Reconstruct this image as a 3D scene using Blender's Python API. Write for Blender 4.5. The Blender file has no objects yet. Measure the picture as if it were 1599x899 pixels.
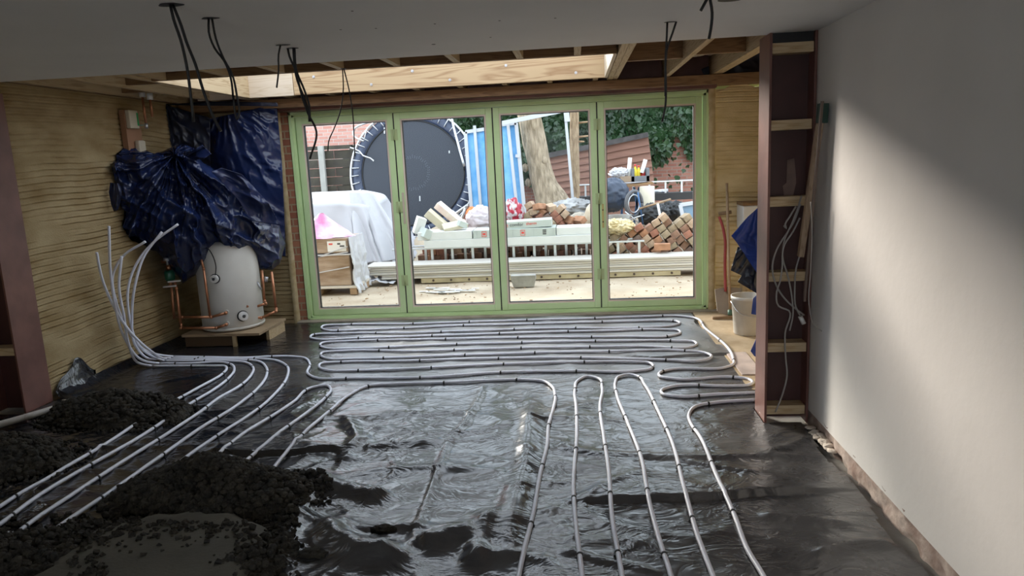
import bpy, math, random
import numpy as np
from mathutils import Vector, Matrix, Euler, noise as mnoise
R = random.Random(7)
S = bpy.context.scene
COL = S.collection
# ------------------------------------------------------------------ camera
F, PITCH, YAW, ROLL, CH = 1133.7, 0.17717, 0.09515, -0.04731, 1.62
fw = Vector((-math.sin(YAW)*math.cos(PITCH), math.cos(YAW)*math.cos(PITCH), -math.sin(PITCH)))
rt = Vector((math.cos(YAW), math.sin(YAW), 0)); up = rt.cross(fw)
ca = math.cos(ROLL)*rt + math.sin(ROLL)*up
cu = -math.sin(ROLL)*rt + math.cos(ROLL)*up
CAM = Vector((0, 0, CH))
cd = bpy.data.cameras.new('camera'); cam = bpy.data.objects.new('camera', cd); COL.objects.link(cam)
cd.sensor_width = 36; cd.lens = F/1599*36; cd.clip_start = .05; cd.clip_end = 200
m = Matrix((ca, cu, -fw)).transposed().to_4x4(); m.translation = CAM; cam.matrix_world = m
S.camera = cam
# ------------------------------------------------------------------ light
w = bpy.data.worlds.new('world'); S.world = w; w.use_nodes = True
bg = w.node_tree.nodes['Background']; bg.inputs[0].default_value = (.80, .89, 1, 1); bg.inputs[1].default_value = 1.0
sl = bpy.data.lights.new('sun', 'SUN'); so = bpy.data.objects.new('sun', sl); COL.objects.link(so)
sl.energy = 2.2; sl.angle = math.radians(13); sl.color = (1, .90, .78)
so.rotation_euler = Vector((-.80, 1.0, .46)).to_track_quat('Z', 'Y').to_euler()
S.view_settings.view_transform = 'Standard'; S.view_settings.look = 'None'
S.view_settings.gamma = 1; S.view_settings.use_curve_mapping = False; S.view_settings.exposure = 1.8
S.cycles.max_bounces = 10; S.cycles.diffuse_bounces = 7; S.cycles.transparent_max_bounces = 16
S.cycles.caustics_reflective = False; S.cycles.caustics_refractive = False

# ------------------------------------------------------------------ points on real planes of the place
def ray(px, py): return ca*(px-799.5) + cu*(449.5-py) + fw*F
def fl(px, py, z=0.0):
    d = ray(px, py); return CAM + d*((z-CH)/d.z)
def at(px, py, Y):
    d = ray(px, py); return CAM + d*(Y/d.y)
def ax(px, py, X):
    d = ray(px, py); return CAM + d*(X/d.x)

# ------------------------------------------------------------------ noise
def _h(i, j, k, s):
    n = (i*374761393 + j*668265263 + k*2147483647 + s*974634777) & 0xffffffff
    n = ((n ^ (n >> 13))*1274126177) & 0xffffffff
    n = ((n ^ (n >> 16))*2246822519) & 0xffffffff
    return ((n ^ (n >> 15)) & 0xffffff)/float(0xffffff)
def vn(x, y, z=0., s=0):
    x, y, z = np.broadcast_arrays(np.asarray(x, float), np.asarray(y, float), np.asarray(z, float))
    xi, yi, zi = (np.floor(a).astype(np.int64) for a in (x, y, z))
    f = [t*t*(3-2*t) for t in (x-xi, y-yi, z-zi)]
    r = 0
    for a in (0, 1):
        for b in (0, 1):
            for c in (0, 1):
                r = r + _h(xi+a, yi+b, zi+c, s)*(f[0] if a else 1-f[0])*(f[1] if b else 1-f[1])*(f[2] if c else 1-f[2])
    return r
def fbm(x, y, z=0., s=0, o=4):
    r, a, t = 0, 1., 0
    for k in range(o):
        q = 2.03**k; r = r + a*vn(np.asarray(x)*q, np.asarray(y)*q, np.asarray(z)*q, s+k*17); t += a; a *= .5
    return r/t
def ridge(x, y, z=0., s=0, o=3, p=2.):
    r, a, t = 0, 1., 0
    for k in range(o):
        q = 2.1**k; n = 1-np.abs(2*vn(np.asarray(x)*q, np.asarray(y)*q, np.asarray(z)*q, s+k*31)-1)
        r = r + a*n**p; t += a; a *= .5
    return r/t

# ------------------------------------------------------------------ materials
MATS = {}
def mat(name, c, rough=.6, metal=0., var=0., scale=6., bump=0., bscale=30., c2=None, stretch=(1, 1, 1), spec=.5, sheen=0., rvar=0., contrast=(.35, .65), detail=5.):
    if name in MATS: return MATS[name]
    m = bpy.data.materials.new(name); m.use_nodes = True; nt = m.node_tree; b = nt.nodes['Principled BSDF']
    b.inputs['Base Color'].default_value = (*c, 1); b.inputs['Roughness'].default_value = rough; b.inputs['Metallic'].default_value = metal
    b.inputs['Specular IOR Level'].default_value = spec
    if sheen: b.inputs['Sheen Weight'].default_value = sheen
    tc = nt.nodes.new('ShaderNodeTexCoord'); mp = nt.nodes.new('ShaderNodeMapping'); mp.inputs['Scale'].default_value = stretch
    nt.links.new(tc.outputs['Object'], mp.inputs[0])
    if var or c2:
        n = nt.nodes.new('ShaderNodeTexNoise'); n.inputs['Scale'].default_value = scale; n.inputs['Detail'].default_value = detail
        nt.links.new(mp.outputs[0], n.inputs[0])
        r = nt.nodes.new('ShaderNodeValToRGB'); r.color_ramp.elements[0].position = contrast[0]; r.color_ramp.elements[1].position = contrast[1]
        c2 = c2 or tuple(min(1, x*(1+var)) for x in c); c1 = tuple(x*(1-var) for x in c)
        r.color_ramp.elements[0].color = (*c1, 1); r.color_ramp.elements[1].color = (*c2, 1)
        nt.links.new(n.outputs[0], r.inputs[0]); nt.links.new(r.outputs[0], b.inputs['Base Color'])
        if rvar:
            mr = nt.nodes.new('ShaderNodeMapRange'); mr.inputs[3].default_value = rough-rvar; mr.inputs[4].default_value = rough+rvar
            mr.inputs[1].default_value = .3; mr.inputs[2].default_value = .7
            nt.links.new(n.outputs[0], mr.inputs[0]); nt.links.new(mr.outputs[0], b.inputs['Roughness'])
    if bump:
        n2 = nt.nodes.new('ShaderNodeTexNoise'); n2.inputs['Scale'].default_value = bscale; n2.inputs['Detail'].default_value = 6
        nt.links.new(mp.outputs[0], n2.inputs[0])
        bp = nt.nodes.new('ShaderNodeBump'); bp.inputs['Strength'].default_value = 1.; bp.inputs['Distance'].default_value = bump
        nt.links.new(n2.outputs[0], bp.inputs['Height']); nt.links.new(bp.outputs[0], b.inputs['Normal'])
    MATS[name] = m; return m
def brickmat(name, c1, c2, mortar, sc=1., rot=(math.pi/2, 0, 0)):
    m = bpy.data.materials.new(name); m.use_nodes = True; nt = m.node_tree; b = nt.nodes['Principled BSDF']; b.inputs['Roughness'].default_value = .85
    tc = nt.nodes.new('ShaderNodeTexCoord'); mp = nt.nodes.new('ShaderNodeMapping'); mp.inputs['Rotation'].default_value = rot
    nt.links.new(tc.outputs['Object'], mp.inputs[0])
    k = nt.nodes.new('ShaderNodeTexBrick'); k.inputs['Color1'].default_value = (*c1, 1); k.inputs['Color2'].default_value = (*c2, 1); k.inputs['Mortar'].default_value = (*mortar, 1)
    k.inputs['Scale'].default_value = sc; k.inputs['Mortar Size'].default_value = .008; k.inputs['Brick Width'].default_value = .225; k.inputs['Row Height'].default_value = .075
    nt.links.new(mp.outputs[0], k.inputs[0])
    n = nt.nodes.new('ShaderNodeTexNoise'); n.inputs['Scale'].default_value = 5
    nt.links.new(tc.outputs['Object'], n.inputs[0])
    mx = nt.nodes.new('ShaderNodeMix'); mx.data_type = 'RGBA'; mx.blend_type = 'MULTIPLY'; mx.inputs[0].default_value = .5
    nt.links.new(k.outputs[0], mx.inputs[6]); nt.links.new(n.outputs[1], mx.inputs[7]); nt.links.new(k.outputs[0], b.inputs['Base Color'])
    bp = nt.nodes.new('ShaderNodeBump'); bp.inputs['Distance'].default_value = .01; bp.invert = True
    nt.links.new(k.outputs['Fac'], bp.inputs['Height']); nt.links.new(bp.outputs[0], b.inputs['Normal'])
    return m
def woodmat(name, c, c2, axis=0, rough=.65, ring=9.):
    m = bpy.data.materials.new(name); m.use_nodes = True; nt = m.node_tree; b = nt.nodes['Principled BSDF']; b.inputs['Roughness'].default_value = rough
    tc = nt.nodes.new('ShaderNodeTexCoord'); mp = nt.nodes.new('ShaderNodeMapping'); s = [ring, ring, ring]; s[axis] = ring*.06; mp.inputs['Scale'].default_value = s
    nt.links.new(tc.outputs['Object'], mp.inputs[0])
    n = nt.nodes.new('ShaderNodeTexNoise'); n.inputs['Scale'].default_value = 1.6; n.inputs['Detail'].default_value = 3; n.inputs['Distortion'].default_value = .6
    nt.links.new(mp.outputs[0], n.inputs[0])
    mt = nt.nodes.new('ShaderNodeMath'); mt.operation = 'MULTIPLY'; mt.inputs[1].default_value = 9; nt.links.new(n.outputs[0], mt.inputs[0])
    fr = nt.nodes.new('ShaderNodeMath'); fr.operation = 'PINGPONG'; fr.inputs[1].default_value = .5; nt.links.new(mt.outputs[0], fr.inputs[0])
    r = nt.nodes.new('ShaderNodeValToRGB'); r.color_ramp.elements[0].color = (*c2, 1); r.color_ramp.elements[1].color = (*c, 1); r.color_ramp.elements[1].position = .28
    nt.links.new(fr.outputs[0], r.inputs[0]); nt.links.new(r.outputs[0], b.inputs['Base Color'])
    return m
def glassmat():
    m = bpy.data.materials.new('clear_glass'); m.use_nodes = True; nt = m.node_tree; nt.nodes.remove(nt.nodes['Principled BSDF'])
    o = nt.nodes['Material Output']; t = nt.nodes.new('ShaderNodeBsdfTransparent'); t.inputs[0].default_value = (.97, .985, .98, 1)
    g = nt.nodes.new('ShaderNodeBsdfGlossy'); g.inputs['Roughness'].default_value = .02
    f = nt.nodes.new('ShaderNodeFresnel'); f.inputs[0].default_value = 1.17; x = nt.nodes.new('ShaderNodeMixShader')
    nt.links.new(f.outputs[0], x.inputs[0]); nt.links.new(t.outputs[0], x.inputs[1]); nt.links.new(g.outputs[0], x.inputs[2]); nt.links.new(x.outputs[0], o.inputs[0])
    return m
def membranemat():
    m = bpy.data.materials.new('black_polythene'); m.use_nodes = True; nt = m.node_tree; b = nt.nodes['Principled BSDF']; L = nt.links.new
    geo = nt.nodes.new('ShaderNodeNewGeometry'); P = geo.outputs['Position']
    sep = nt.nodes.new('ShaderNodeSeparateXYZ'); L(P, sep.inputs[0])
    n = nt.nodes.new('ShaderNodeTexNoise'); n.inputs['Scale'].default_value = 2.2; n.inputs['Detail'].default_value = 8; n.inputs['Roughness'].default_value = .65; L(P, n.inputs[0])
    # dust lies thicker on the sheets near the doors and along the right hand side
    my = nt.nodes.new('ShaderNodeMapRange'); my.inputs[1].default_value = 4.6; my.inputs[2].default_value = 5.8; L(sep.outputs[1], my.inputs[0])
    mx = nt.nodes.new('ShaderNodeMapRange'); mx.inputs[1].default_value = -.1; mx.inputs[2].default_value = .5; mx.inputs[4].default_value = .45; L(sep.outputs[0], mx.inputs[0])
    cxn = nt.nodes.new('ShaderNodeMapRange'); cxn.inputs[1].default_value = -2.3; cxn.inputs[2].default_value = -1.5; cxn.inputs[4].default_value = .26; L(sep.outputs[0], cxn.inputs[0])  # thin dust in the middle also carries the doors' sheen in its colour
    mxx = nt.nodes.new('ShaderNodeMath'); mxx.operation = 'MAXIMUM'; L(mx.outputs[0], mxx.inputs[0]); L(cxn.outputs[0], mxx.inputs[1])
    xl = nt.nodes.new('ShaderNodeMapRange'); xl.inputs[1].default_value = -2.7; xl.inputs[2].default_value = -1.9; L(sep.outputs[0], xl.inputs[0])
    my2 = nt.nodes.new('ShaderNodeMath'); my2.operation = 'MULTIPLY'; L(my.outputs[0], my2.inputs[0]); L(xl.outputs[0], my2.inputs[1])
    mm = nt.nodes.new('ShaderNodeMath'); mm.operation = 'MAXIMUM'; L(my2.outputs[0], mm.inputs[0]); L(mxx.outputs[0], mm.inputs[1])
    nr = nt.nodes.new('ShaderNodeMapRange'); nr.inputs[1].default_value = .35; nr.inputs[2].default_value = .68; nr.inputs[3].default_value = .35; L(n.outputs[0], nr.inputs[0])
    mu = nt.nodes.new('ShaderNodeMath'); mu.operation = 'MULTIPLY'; L(mm.outputs[0], mu.inputs[0]); L(nr.outputs[0], mu.inputs[1])
    c = nt.nodes.new('ShaderNodeMix'); c.data_type = 'RGBA'; L(mu.outputs[0], c.inputs[0]); c.inputs[6].default_value = (.012, .013, .017, 1); c.inputs[7].default_value = (.20, .19, .185, 1); b.inputs['Specular IOR Level'].default_value = .85
    L(c.outputs[2], b.inputs['Base Color'])
    r = nt.nodes.new('ShaderNodeMapRange'); r.inputs[3].default_value = .17; r.inputs[4].default_value = .50; L(mu.outputs[0], r.inputs[0]); L(r.outputs[0], b.inputs['Roughness'])
    # small crinkles
    mp = nt.nodes.new('ShaderNodeMapping'); mp.inputs['Scale'].default_value = (1, 1.7, 1); L(P, mp.inputs[0])
    n1 = nt.nodes.new('ShaderNodeTexNoise'); n1.inputs['Scale'].default_value = 4.5; n1.inputs['Detail'].default_value = 3; n1.inputs['Distortion'].default_value = 1.6; L(mp.outputs[0], n1.inputs[0])
    n2 = nt.nodes.new('ShaderNodeTexVoronoi'); n2.feature = 'DISTANCE_TO_EDGE'; n2.inputs['Scale'].default_value = 9; L(mp.outputs[0], n2.inputs[0])
    a = nt.nodes.new('ShaderNodeMath'); a.operation = 'ABSOLUTE'; s = nt.nodes.new('ShaderNodeMath'); s.operation = 'SUBTRACT'; s.inputs[1].default_value = .5; L(n1.outputs[0], s.inputs[0]); L(s.outputs[0], a.inputs[0])
    bp = nt.nodes.new('ShaderNodeBump'); bp.inputs['Distance'].default_value = .045; bp.inputs['Strength'].default_value = .26; L(a.outputs[0], bp.inputs['Height'])
    L(bp.outputs[0], b.inputs['Normal'])
    return m
GLASS = glassmat(); MEMB = membranemat()
M_plaster = mat('white_plaster', (.72, .70, .68), .75, var=.03, scale=2, bump=.002, bscale=12)
M_ceil = mat('ceiling_plaster', (.80, .79, .78), .8, var=.03, scale=1.5)
M_screedwall = mat('mustard_scratch_coat', (.27, .185, .080), .9, c2=(.43, .335, .185), scale=3.2, stretch=(1, 1, 2.2), bump=.004, bscale=60, contrast=(.3, .7))
M_screedwall2 = mat('brightened_scratch_coat', (.58, .44, .21), .9, c2=(.78, .64, .38), scale=3.2, stretch=(1, 1, 2.2), bump=.004, bscale=60, contrast=(.3, .7))  # paler mustard coat: light missing on the right ribbed wall put into colour
M_green = mat('pale_green_frame', (.50, .66, .32), .38, c2=(.57, .73, .39), scale=4, bump=.0005, bscale=50)
M_gasket = mat('cream_glazing_bead', (.68, .57, .48), .55, var=.05)
M_black = mat('black_rubber', (.008, .008, .009), .5)
M_red = mat('red_oxide_steel', (.13, .052, .040), .45, c2=(.20, .085, .066), scale=4, bump=.001, bscale=20)
M_pine = woodmat('sawn_pine', (.56, .42, .25), (.42, .28, .14), 0)
M_pineY = woodmat('sawn_pine_along', (.50, .38, .23), (.36, .25, .13), 1)
M_pineZ = woodmat('sawn_pine_upright', (.50, .38, .22), (.36, .25, .13), 2)
M_deck = mat('roof_board', (.16, .095, .05), .8, var=.2)
M_brown = woodmat('brown_timber', (.26, .15, .07), (.17, .09, .04), 0)
M_steel = mat('galvanised_steel', (.55, .56, .58), .35, .9)
M_alu = mat('dull_aluminium', (.62, .64, .68), .38, .75)
M_copper = mat('copper_pipe', (.48, .22, .12), .38, .85, var=.15, scale=8)
M_white = mat('white_plastic', (.75, .74, .72), .4)
M_offw = mat('off_white_enamel', (.62, .60, .55), .38, var=.03)
M_pex = mat('grey_white_pipe', (.76, .77, .86), .30, var=.04)
M_cable = mat('grey_cable_sheath', (.33, .31, .29), .5)
M_bcable = mat('black_cable_sheath', (.012, .012, .013), .45)
M_tarp = mat('navy_tarpaulin', (.008, .015, .060), .26, c2=(.012, .024, .085), scale=3, bump=.0015, bscale=22)
M_tarpd = mat('shaded_navy_and_black', (.005, .008, .022), .36, c2=(.007, .011, .03), scale=3, bump=.0015, bscale=22)  # near-black copy of the navy tarp carrying its shade; also the black sheets
M_btarp = mat('bright_blue_tarpaulin', (.016, .05, .30), .38, var=.15, bump=.008, bscale=14)
M_screed = mat('damp_dark_screed', (.012, .010, .007), .92, c2=(.045, .037, .025), scale=18, bump=.02, bscale=60)
M_trod = mat('trodden_screed', (.070, .063, .047), .85, c2=(.10, .09, .068), scale=3, bump=.003, bscale=60)
M_conc = mat('grey_concrete', (.26, .25, .23), .9, var=.15, bump=.004)
M_sheet = mat('white_dust_sheet', (.42, .42, .45), .7, var=.03)
M_film = mat('white_plastic_film', (.50, .50, .53), .25, var=.04, bump=.01, bscale=14)
M_wood2 = mat('weathered_handle', (.32, .21, .12), .65, var=.2, scale=8)
M_orange = mat('orange_plastic', (.75, .20, .05), .5)

# ------------------------------------------------------------------ mesh building
class MB:
    def __init__(s): s.v = []; s.f = []; s.s = []; s.mi = []; s.cur = 0
    def add(s, vs, fs, sm=False):
        o = len(s.v); s.v += [tuple(p) for p in vs]; s.f += [tuple(o+i for i in f) for f in fs]; s.s += [sm]*len(fs); s.mi += [s.cur]*len(fs); return s
    def box(s, c, d, rot=None):
        x, y, z = (q/2 for q in d); vs = [Vector((a*x, b*y, e*z)) for a in (-1, 1) for b in (-1, 1) for e in (-1, 1)]
        if rot is not None: vs = [rot @ p for p in vs]
        vs = [p+Vector(c) for p in vs]
        return s.add(vs, [(0, 1, 3, 2), (4, 6, 7, 5), (0, 4, 5, 1), (2, 3, 7, 6), (0, 2, 6, 4), (1, 5, 7, 3)])
    def bb(s, x0, x1, y0, y1, z0, z1): return s.box(((x0+x1)/2, (y0+y1)/2, (z0+z1)/2), (x1-x0, y1-y0, z1-z0))
    def bar(s, p, q, w, h, upv=(0, 0, 1)):
        p = Vector(p); q = Vector(q); d = (q-p); L = d.length; d.normalize(); u = Vector(upv)
        r = d.cross(u); r = r.normalized() if r.length > 1e-4 else Vector((1, 0, 0)); u2 = r.cross(d)
        return s.box((p+q)/2, (L, w, h), Matrix((d, r, u2)).transposed())
    def prism(s, pts, d):
        n = len(pts); d = Vector(d); vs = [Vector(p) for p in pts]+[Vector(p)+d for p in pts]
        return s.add(vs, [tuple(range(n))[::-1], tuple(range(n, 2*n))]+[(i, (i+1) % n, n+(i+1) % n, n+i) for i in range(n)])
    def tube(s, pts, r, n=8, cap=True):
        pts = [Vector(p) for p in pts]; N = len(pts); rr = r if isinstance(r, (list, tuple)) else [r]*N
        vs = []; u = None
        for i, p in enumerate(pts):
            t = (pts[min(i+1, N-1)]-pts[max(i-1, 0)])
            t = t.normalized() if t.length > 1e-9 else Vector((0, 0, 1))
            if u is None:
                u = t.orthogonal().normalized()
            u = (u - t*u.dot(t)); u = u.normalized() if u.length > 1e-6 else t.orthogonal().normalized()
            v = t.cross(u)
            for k in range(n):
                a = 2*math.pi*k/n; vs.append(p+(u*math.cos(a)+v*math.sin(a))*rr[i])
        fs = [(i*n+k, i*n+(k+1) % n, (i+1)*n+(k+1) % n, (i+1)*n+k) for i in range(N-1) for k in range(n)]
        o = len(s.v); s.add(vs, fs, True)
        if cap: s.f += [tuple(o+k for k in range(n))[::-1], tuple(o+(N-1)*n+k for k in range(n))]; s.s += [False]*2; s.mi += [s.cur]*2
        return s
    def cyl(s, p, q, r, r2=None, n=20): return s.tube([p, q], [r, r if r2 is None else r2], n)
    def lathe(s, prof, c, n=32, axis='z'):
        c = Vector(c); vs = []
        for (r, z) in prof:
            for k in range(n):
                a = 2*math.pi*k/n; p = Vector((r*math.cos(a), r*math.sin(a), z))
                if axis == 'y': p = Vector((p.x, -p.z, p.y))
                vs.append(c+p)
        N = len(prof); fs = [(i*n+k, i*n+(k+1) % n, (i+1)*n+(k+1) % n, (i+1)*n+k) for i in range(N-1) for k in range(n)]
        s.add(vs, fs, True); return s
    def grid(s, P, keep=None, closeu=False, sm=True):
        H, W = P.shape[:2]; idx = np.arange(H*W).reshape(H, W); a = idx[:-1, :-1]; b = idx[:-1, 1:]; c = idx[1:, 1:]; d = idx[1:, :-1]
        q = np.stack([a, b, c, d], -1).reshape(-1, 4)
        if keep is not None: q = q[keep.reshape(-1)]
        if closeu: q = np.concatenate([q, np.stack([idx[:-1, -1], idx[:-1, 0], idx[1:, 0], idx[1:, -1]], -1)])
        return s.add(P.reshape(-1, 3).tolist(), q.tolist(), sm)
    def build(s, name, m, parent=None, origin=None, local=False, bev=0, solid=0, subs=0):
        v = np.array(s.v, dtype=float).reshape(-1, 3)
        if local: o = np.zeros(3)
        elif origin is not None: o = np.array(origin, float)
        else: o = np.array([(v[:, 0].min()+v[:, 0].max())/2, (v[:, 1].min()+v[:, 1].max())/2, v[:, 2].min()])
        me = bpy.data.meshes.new(name); me.from_pydata((v-o).tolist(), [], s.f)
        me.polygons.foreach_set('use_smooth', s.s)
        ms = m if isinstance(m, (list, tuple)) else [m]
        for x in ms: me.materials.append(x)
        if len(ms) > 1: me.polygons.foreach_set('material_index', s.mi)
        me.update()
        ob = bpy.data.objects.new(name, me); COL.objects.link(ob)
        if parent is not None:
            ob.parent = parent
            if not local:
                w_ = Vector((0, 0, 0)); p = parent
                while p: w_ += p.location; p = p.parent
                ob.location = Vector(o)-w_
        else: ob.location = o
        if bev: b = ob.modifiers.new('bevel', 'BEVEL'); b.width = bev; b.segments = 2; b.limit_method = 'ANGLE'
        if solid: b = ob.modifiers.new('thickness', 'SOLIDIFY'); b.thickness = solid; b.offset = 0
        if subs: b = ob.modifiers.new('sub', 'SUBSURF'); b.levels = subs; b.render_levels = subs
        return ob
def tag(o, label=None, cat=None, group=None, kind=None):
    if label: o['label'] = label
    if cat: o['category'] = cat
    if group: o['group'] = group
    if kind: o['kind'] = kind
    return o
def thing(name, loc, label, cat, group=None, rot=None):
    o = bpy.data.objects.new(name, None); COL.objects.link(o); o.location = loc; o.empty_display_size = .1
    if rot is not None: o.rotation_euler = rot
    return tag(o, label, cat, group)
def struct(o): o['kind'] = 'structure'; return o
def copy_tree(o, loc, rot=None, parent=None):
    c = o.copy(); COL.objects.link(c)
    if parent is not None: c.parent = parent
    else:
        c.location = loc
        if rot is not None: c.rotation_euler = rot
    for ch in list(o.children): copy_tree(ch, None, None, c)
    return c
def smooth(pts, step=.03):
    P = [Vector(p) for p in pts]; P = [P[0]*2-P[1]]+P+[P[-1]*2-P[-2]]; out = []
    for i in range(1, len(P)-2):
        a, b, c, d = P[i-1:i+3]; n = max(2, int((c-b).length/step))
        # centripetal style tangents so bends do not loop
        l1 = max((b-a).length, 1e-4); l2 = max((c-b).length, 1e-4); l3 = max((d-c).length, 1e-4)
        m1 = ((b-a)/l1*l2+(c-b)/l2*l1)/(l1+l2)*l2; m2 = ((c-b)/l2*l3+(d-c)/l3*l2)/(l2+l3)*l2
        for k in range(n):
            t = k/n; out.append(b*(2*t**3-3*t*t+1)+m1*(t**3-2*t*t+t)+c*(-2*t**3+3*t*t)+m2*(t**3-t*t))
    out.append(P[-2]); return out
def blob(mb, c, r, seed=0, amp=.15, fr=2.5, n=28, mk=lambda x, y, z, s: fbm(x, y, z, s), flat=None):
    th = np.linspace(0.001, math.pi-.001, n)[:, None]; ph = np.linspace(0, 2*math.pi, 2*n, endpoint=False)[None, :]
    X = np.sin(th)*np.cos(ph); Y = np.sin(th)*np.sin(ph); Z = np.cos(th)*np.ones_like(ph)
    d = 1+amp*2*(mk((X+3)*fr, (Y+5)*fr, (Z+7)*fr, seed)-.5)
    P = np.stack([c[0]+X*r[0]*d, c[1]+Y*r[1]*d, c[2]+Z*r[2]*d], -1)
    if flat is not None: P[..., 2] = np.maximum(P[..., 2], flat)
    mb.grid(P, closeu=True); return mb
def text(body, size, loc, rot, m, parent, name='lettering', ext=.001):
    c = bpy.data.curves.new(name, 'FONT'); c.body = body; c.size = size; c.extrude = ext; c.align_x = 'CENTER'; c.align_y = 'CENTER'; c.materials.append(m)
    o = bpy.data.objects.new(name, c); COL.objects.link(o); o.parent = parent
    w_ = Vector((0, 0, 0)); p = parent
    while p: w_ += p.location; p = p.parent
    o.location = Vector(loc)-w_; o.rotation_euler = rot; return o

# ================================================================== SETTING
XL, XR, YD, ZC = -3.95, 1.32, 7.43, 2.22
YC = 4.3
struct(MB().bb(-5, 2.6, -2.6, 7.5, -.25, -.03).build('floor', M_conc))
struct(MB().bb(-4.75, XR+.12, -2.6, YC, ZC, ZC+.03).build('ceiling', M_ceil))
def ridged_wall(name, axis, c, a0, a1, z0, z1, m, sgn, seed, top=None, amp=.016):
    # a wall whose scratch coat has combed, wavy horizontal grooves
    nu = int((a1-a0)/.03)+1; nv = int((z1-z0)/.005)+1
    A, Z = np.meshgrid(np.linspace(a0, a1, nu), np.linspace(z0, z1, nv))
    wv = Z + .022*(fbm(A*1.6, Z*1.1, 0, seed)-.5)*2 + .010*(fbm(A*6, Z*2, 0, seed+5)-.5) + .02*np.sin(A*1.3+seed)
    ph = (wv/.046) % 1.
    g = np.exp(-((ph-.5)/.12)**2)
    pres = np.clip((fbm(A*2.1, Z*13, 0, seed+9, 3)-.34)*6, 0, 1)
    ridge_ = np.exp(-((ph-.68)/.10)**2)
    H = (-amp*g + .45*amp*ridge_)*pres + .006*(fbm(A*3, Z*3, 0, seed+2)-.5)+.002*(fbm(A*30, Z*30, 0, seed+3)-.5)
    if axis == 'x': P = np.stack([c+sgn*H, A, Z], -1)
    else: P = np.stack([A, c+sgn*H, Z], -1)
    if top is not None: P[..., 2] = np.minimum(P[..., 2], top(A))
    mb = MB().grid(P, sm=True)
    t = .12
    if axis == 'x': mb.bb(min(c-sgn*.012, c-sgn*t), max(c-sgn*.012, c-sgn*t), a0, a1, z0, z1)
    else: mb.bb(a0, a1, min(c-sgn*.012, c-sgn*t), max(c-sgn*.012, c-sgn*t), z0, z1-(.04 if top else 0))
    return struct(mb.build(name, m))
ridged_wall('wall_left', 'x', XL, 4.86, 7.43, -.03, 2.3, M_screedwall, 1, 3)
ridged_wall('wall_back', 'y', YD-.02, XL, -3.03, -.03, 2.22, M_screedwall, -1, 11)
ridged_wall('wall_back_right', 'y', YD-.05, 1.36, 2.3, -.03, 2.22, M_screedwall2, -1, 23, top=lambda A: 2.15+.06*np.sin((A-1.3)*5.2)+.02*np.sin(A*17))
struct(MB().bb(-4.75, -4.62, -2.6, 4.95, -.03, ZC).build('wall_left_near', M_screedwall2))
struct(MB().bb(-4.62, XL-.13, 4.87, 4.97, -.03, ZC).build('wall_left_return', M_screedwall2))
mb = MB().bb(XR, XR+.1, -2.6, 4.31, .075, ZC); struct(mb.build('wall_right', M_plaster))
struct(MB().bb(XR+.02, 2.4, 4.3, 4.42, -.03, 2.5).build('wall_right_return', M_plaster))
struct(MB().bb(2.3, 2.4, 4.42, 7.6, -.03, 2.5).build('wall_right_far', M_screedwall2))
mb = MB(); mb.bb(-4.75, -1.95, -2.7, -2.6, 0, ZC).bb(.45, XR+.1, -2.7, -2.6, 0, ZC)  # gap between the two pieces is an added opening for fill light
struct(mb.build('wall_rear', M_plaster))
struct(MB().bb(-9, 6, -12, -2.6, -.3, -.05).build('bounce_ground_rear', mat('pale_bounce_ground', (.50, .46, .40), .9, var=.1)))  # unseen pale ground added behind the camera to bounce fill light
# rough masonry strip under the right wall's plaster
nu, nv = 300, 10
A, V = np.meshgrid(np.linspace(-.5, 4.30, nu), np.linspace(0, 1, nv))
P = np.stack([XR+.012+.022*(fbm(A*14, V*3, 0, 5)-.5)*2 - .004*V, A, -.03+V*.125], -1)
P[..., 2] += .018*(fbm(A*22, V*0, 0, 8)-.5)*V
struct(MB().grid(P).build('baseboard_right', mat('rough_plaster_base', (.26, .18, .15), .95, c2=(.52, .43, .38), scale=9, bump=.006)))
mb = MB()
for i in range(40):
    y = R.triangular(3.72, 4.16, 3.9)
    blob(mb, (XR-.008-R.random()*.03, y, .008+R.random()*.012), (R.uniform(.008, .03), R.uniform(.01, .035), R.uniform(.004, .010)), i, .5, 2, 8)
tag(struct(mb.build('trim_plaster_droppings', mat('pale_plaster_crumb', (.60, .53, .46), .95, var=.2))), kind='stuff')
struct(MB().bb(XR+.03, XR+.1, -2.6, 4.31, -.03, .076).build('wall_right_footing', M_conc))
# brick return at the left reveal of the doors
M_reveal = brickmat('reveal_brick', (.26, .09, .05), (.34, .13, .07), (.30, .22, .13), rot=(math.pi/2, 0, math.pi/2))
mb = MB().bb(-3.03, -2.93, YD-.03, YD+.1, -.03, 2.2); struct(mb.build('wall_left_reveal', brickmat('jamb_brick', (.26, .09, .05), (.36, .15, .08), (.34, .25, .15))))
P = np.zeros((60, 4, 3))
for j, z in enumerate(np.linspace(-.02, 2.19, 60)):
    for k in range(4): P[j, k] = (-3.06+.022*k+.012*(fbm(z*6, k, 0, 4)-.5), YD-.055-.012*(k in (1, 2))-.012*fbm(z*9, k, 0, 2), z)
struct(MB().grid(P).build('trim_1', mat('pale_render_bead', (.45, .34, .17), .9, c2=(.62, .5, .3), scale=12)))
P2 = P.copy(); P2[..., 0] += 4.35
struct(MB().grid(P2).build('trim_2', MATS['pale_render_bead']))
# concrete threshold
struct(MB().bb(-3.0, 1.4, 7.28, 7.62, -.04, .012).build('trim_3', mat('threshold_concrete', (.30, .25, .19), .9, c2=(.42, .36, .28), scale=7, bump=.004)))
# bare sandy board in the niche behind the column
struct(MB().bb(1.12, 2.3, 4.45, 7.36, -.03, .004).build('floor_niche', mat('sandy_floor', (.40, .29, .17), .9, c2=(.52, .40, .26), scale=6, bump=.004)))

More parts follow.
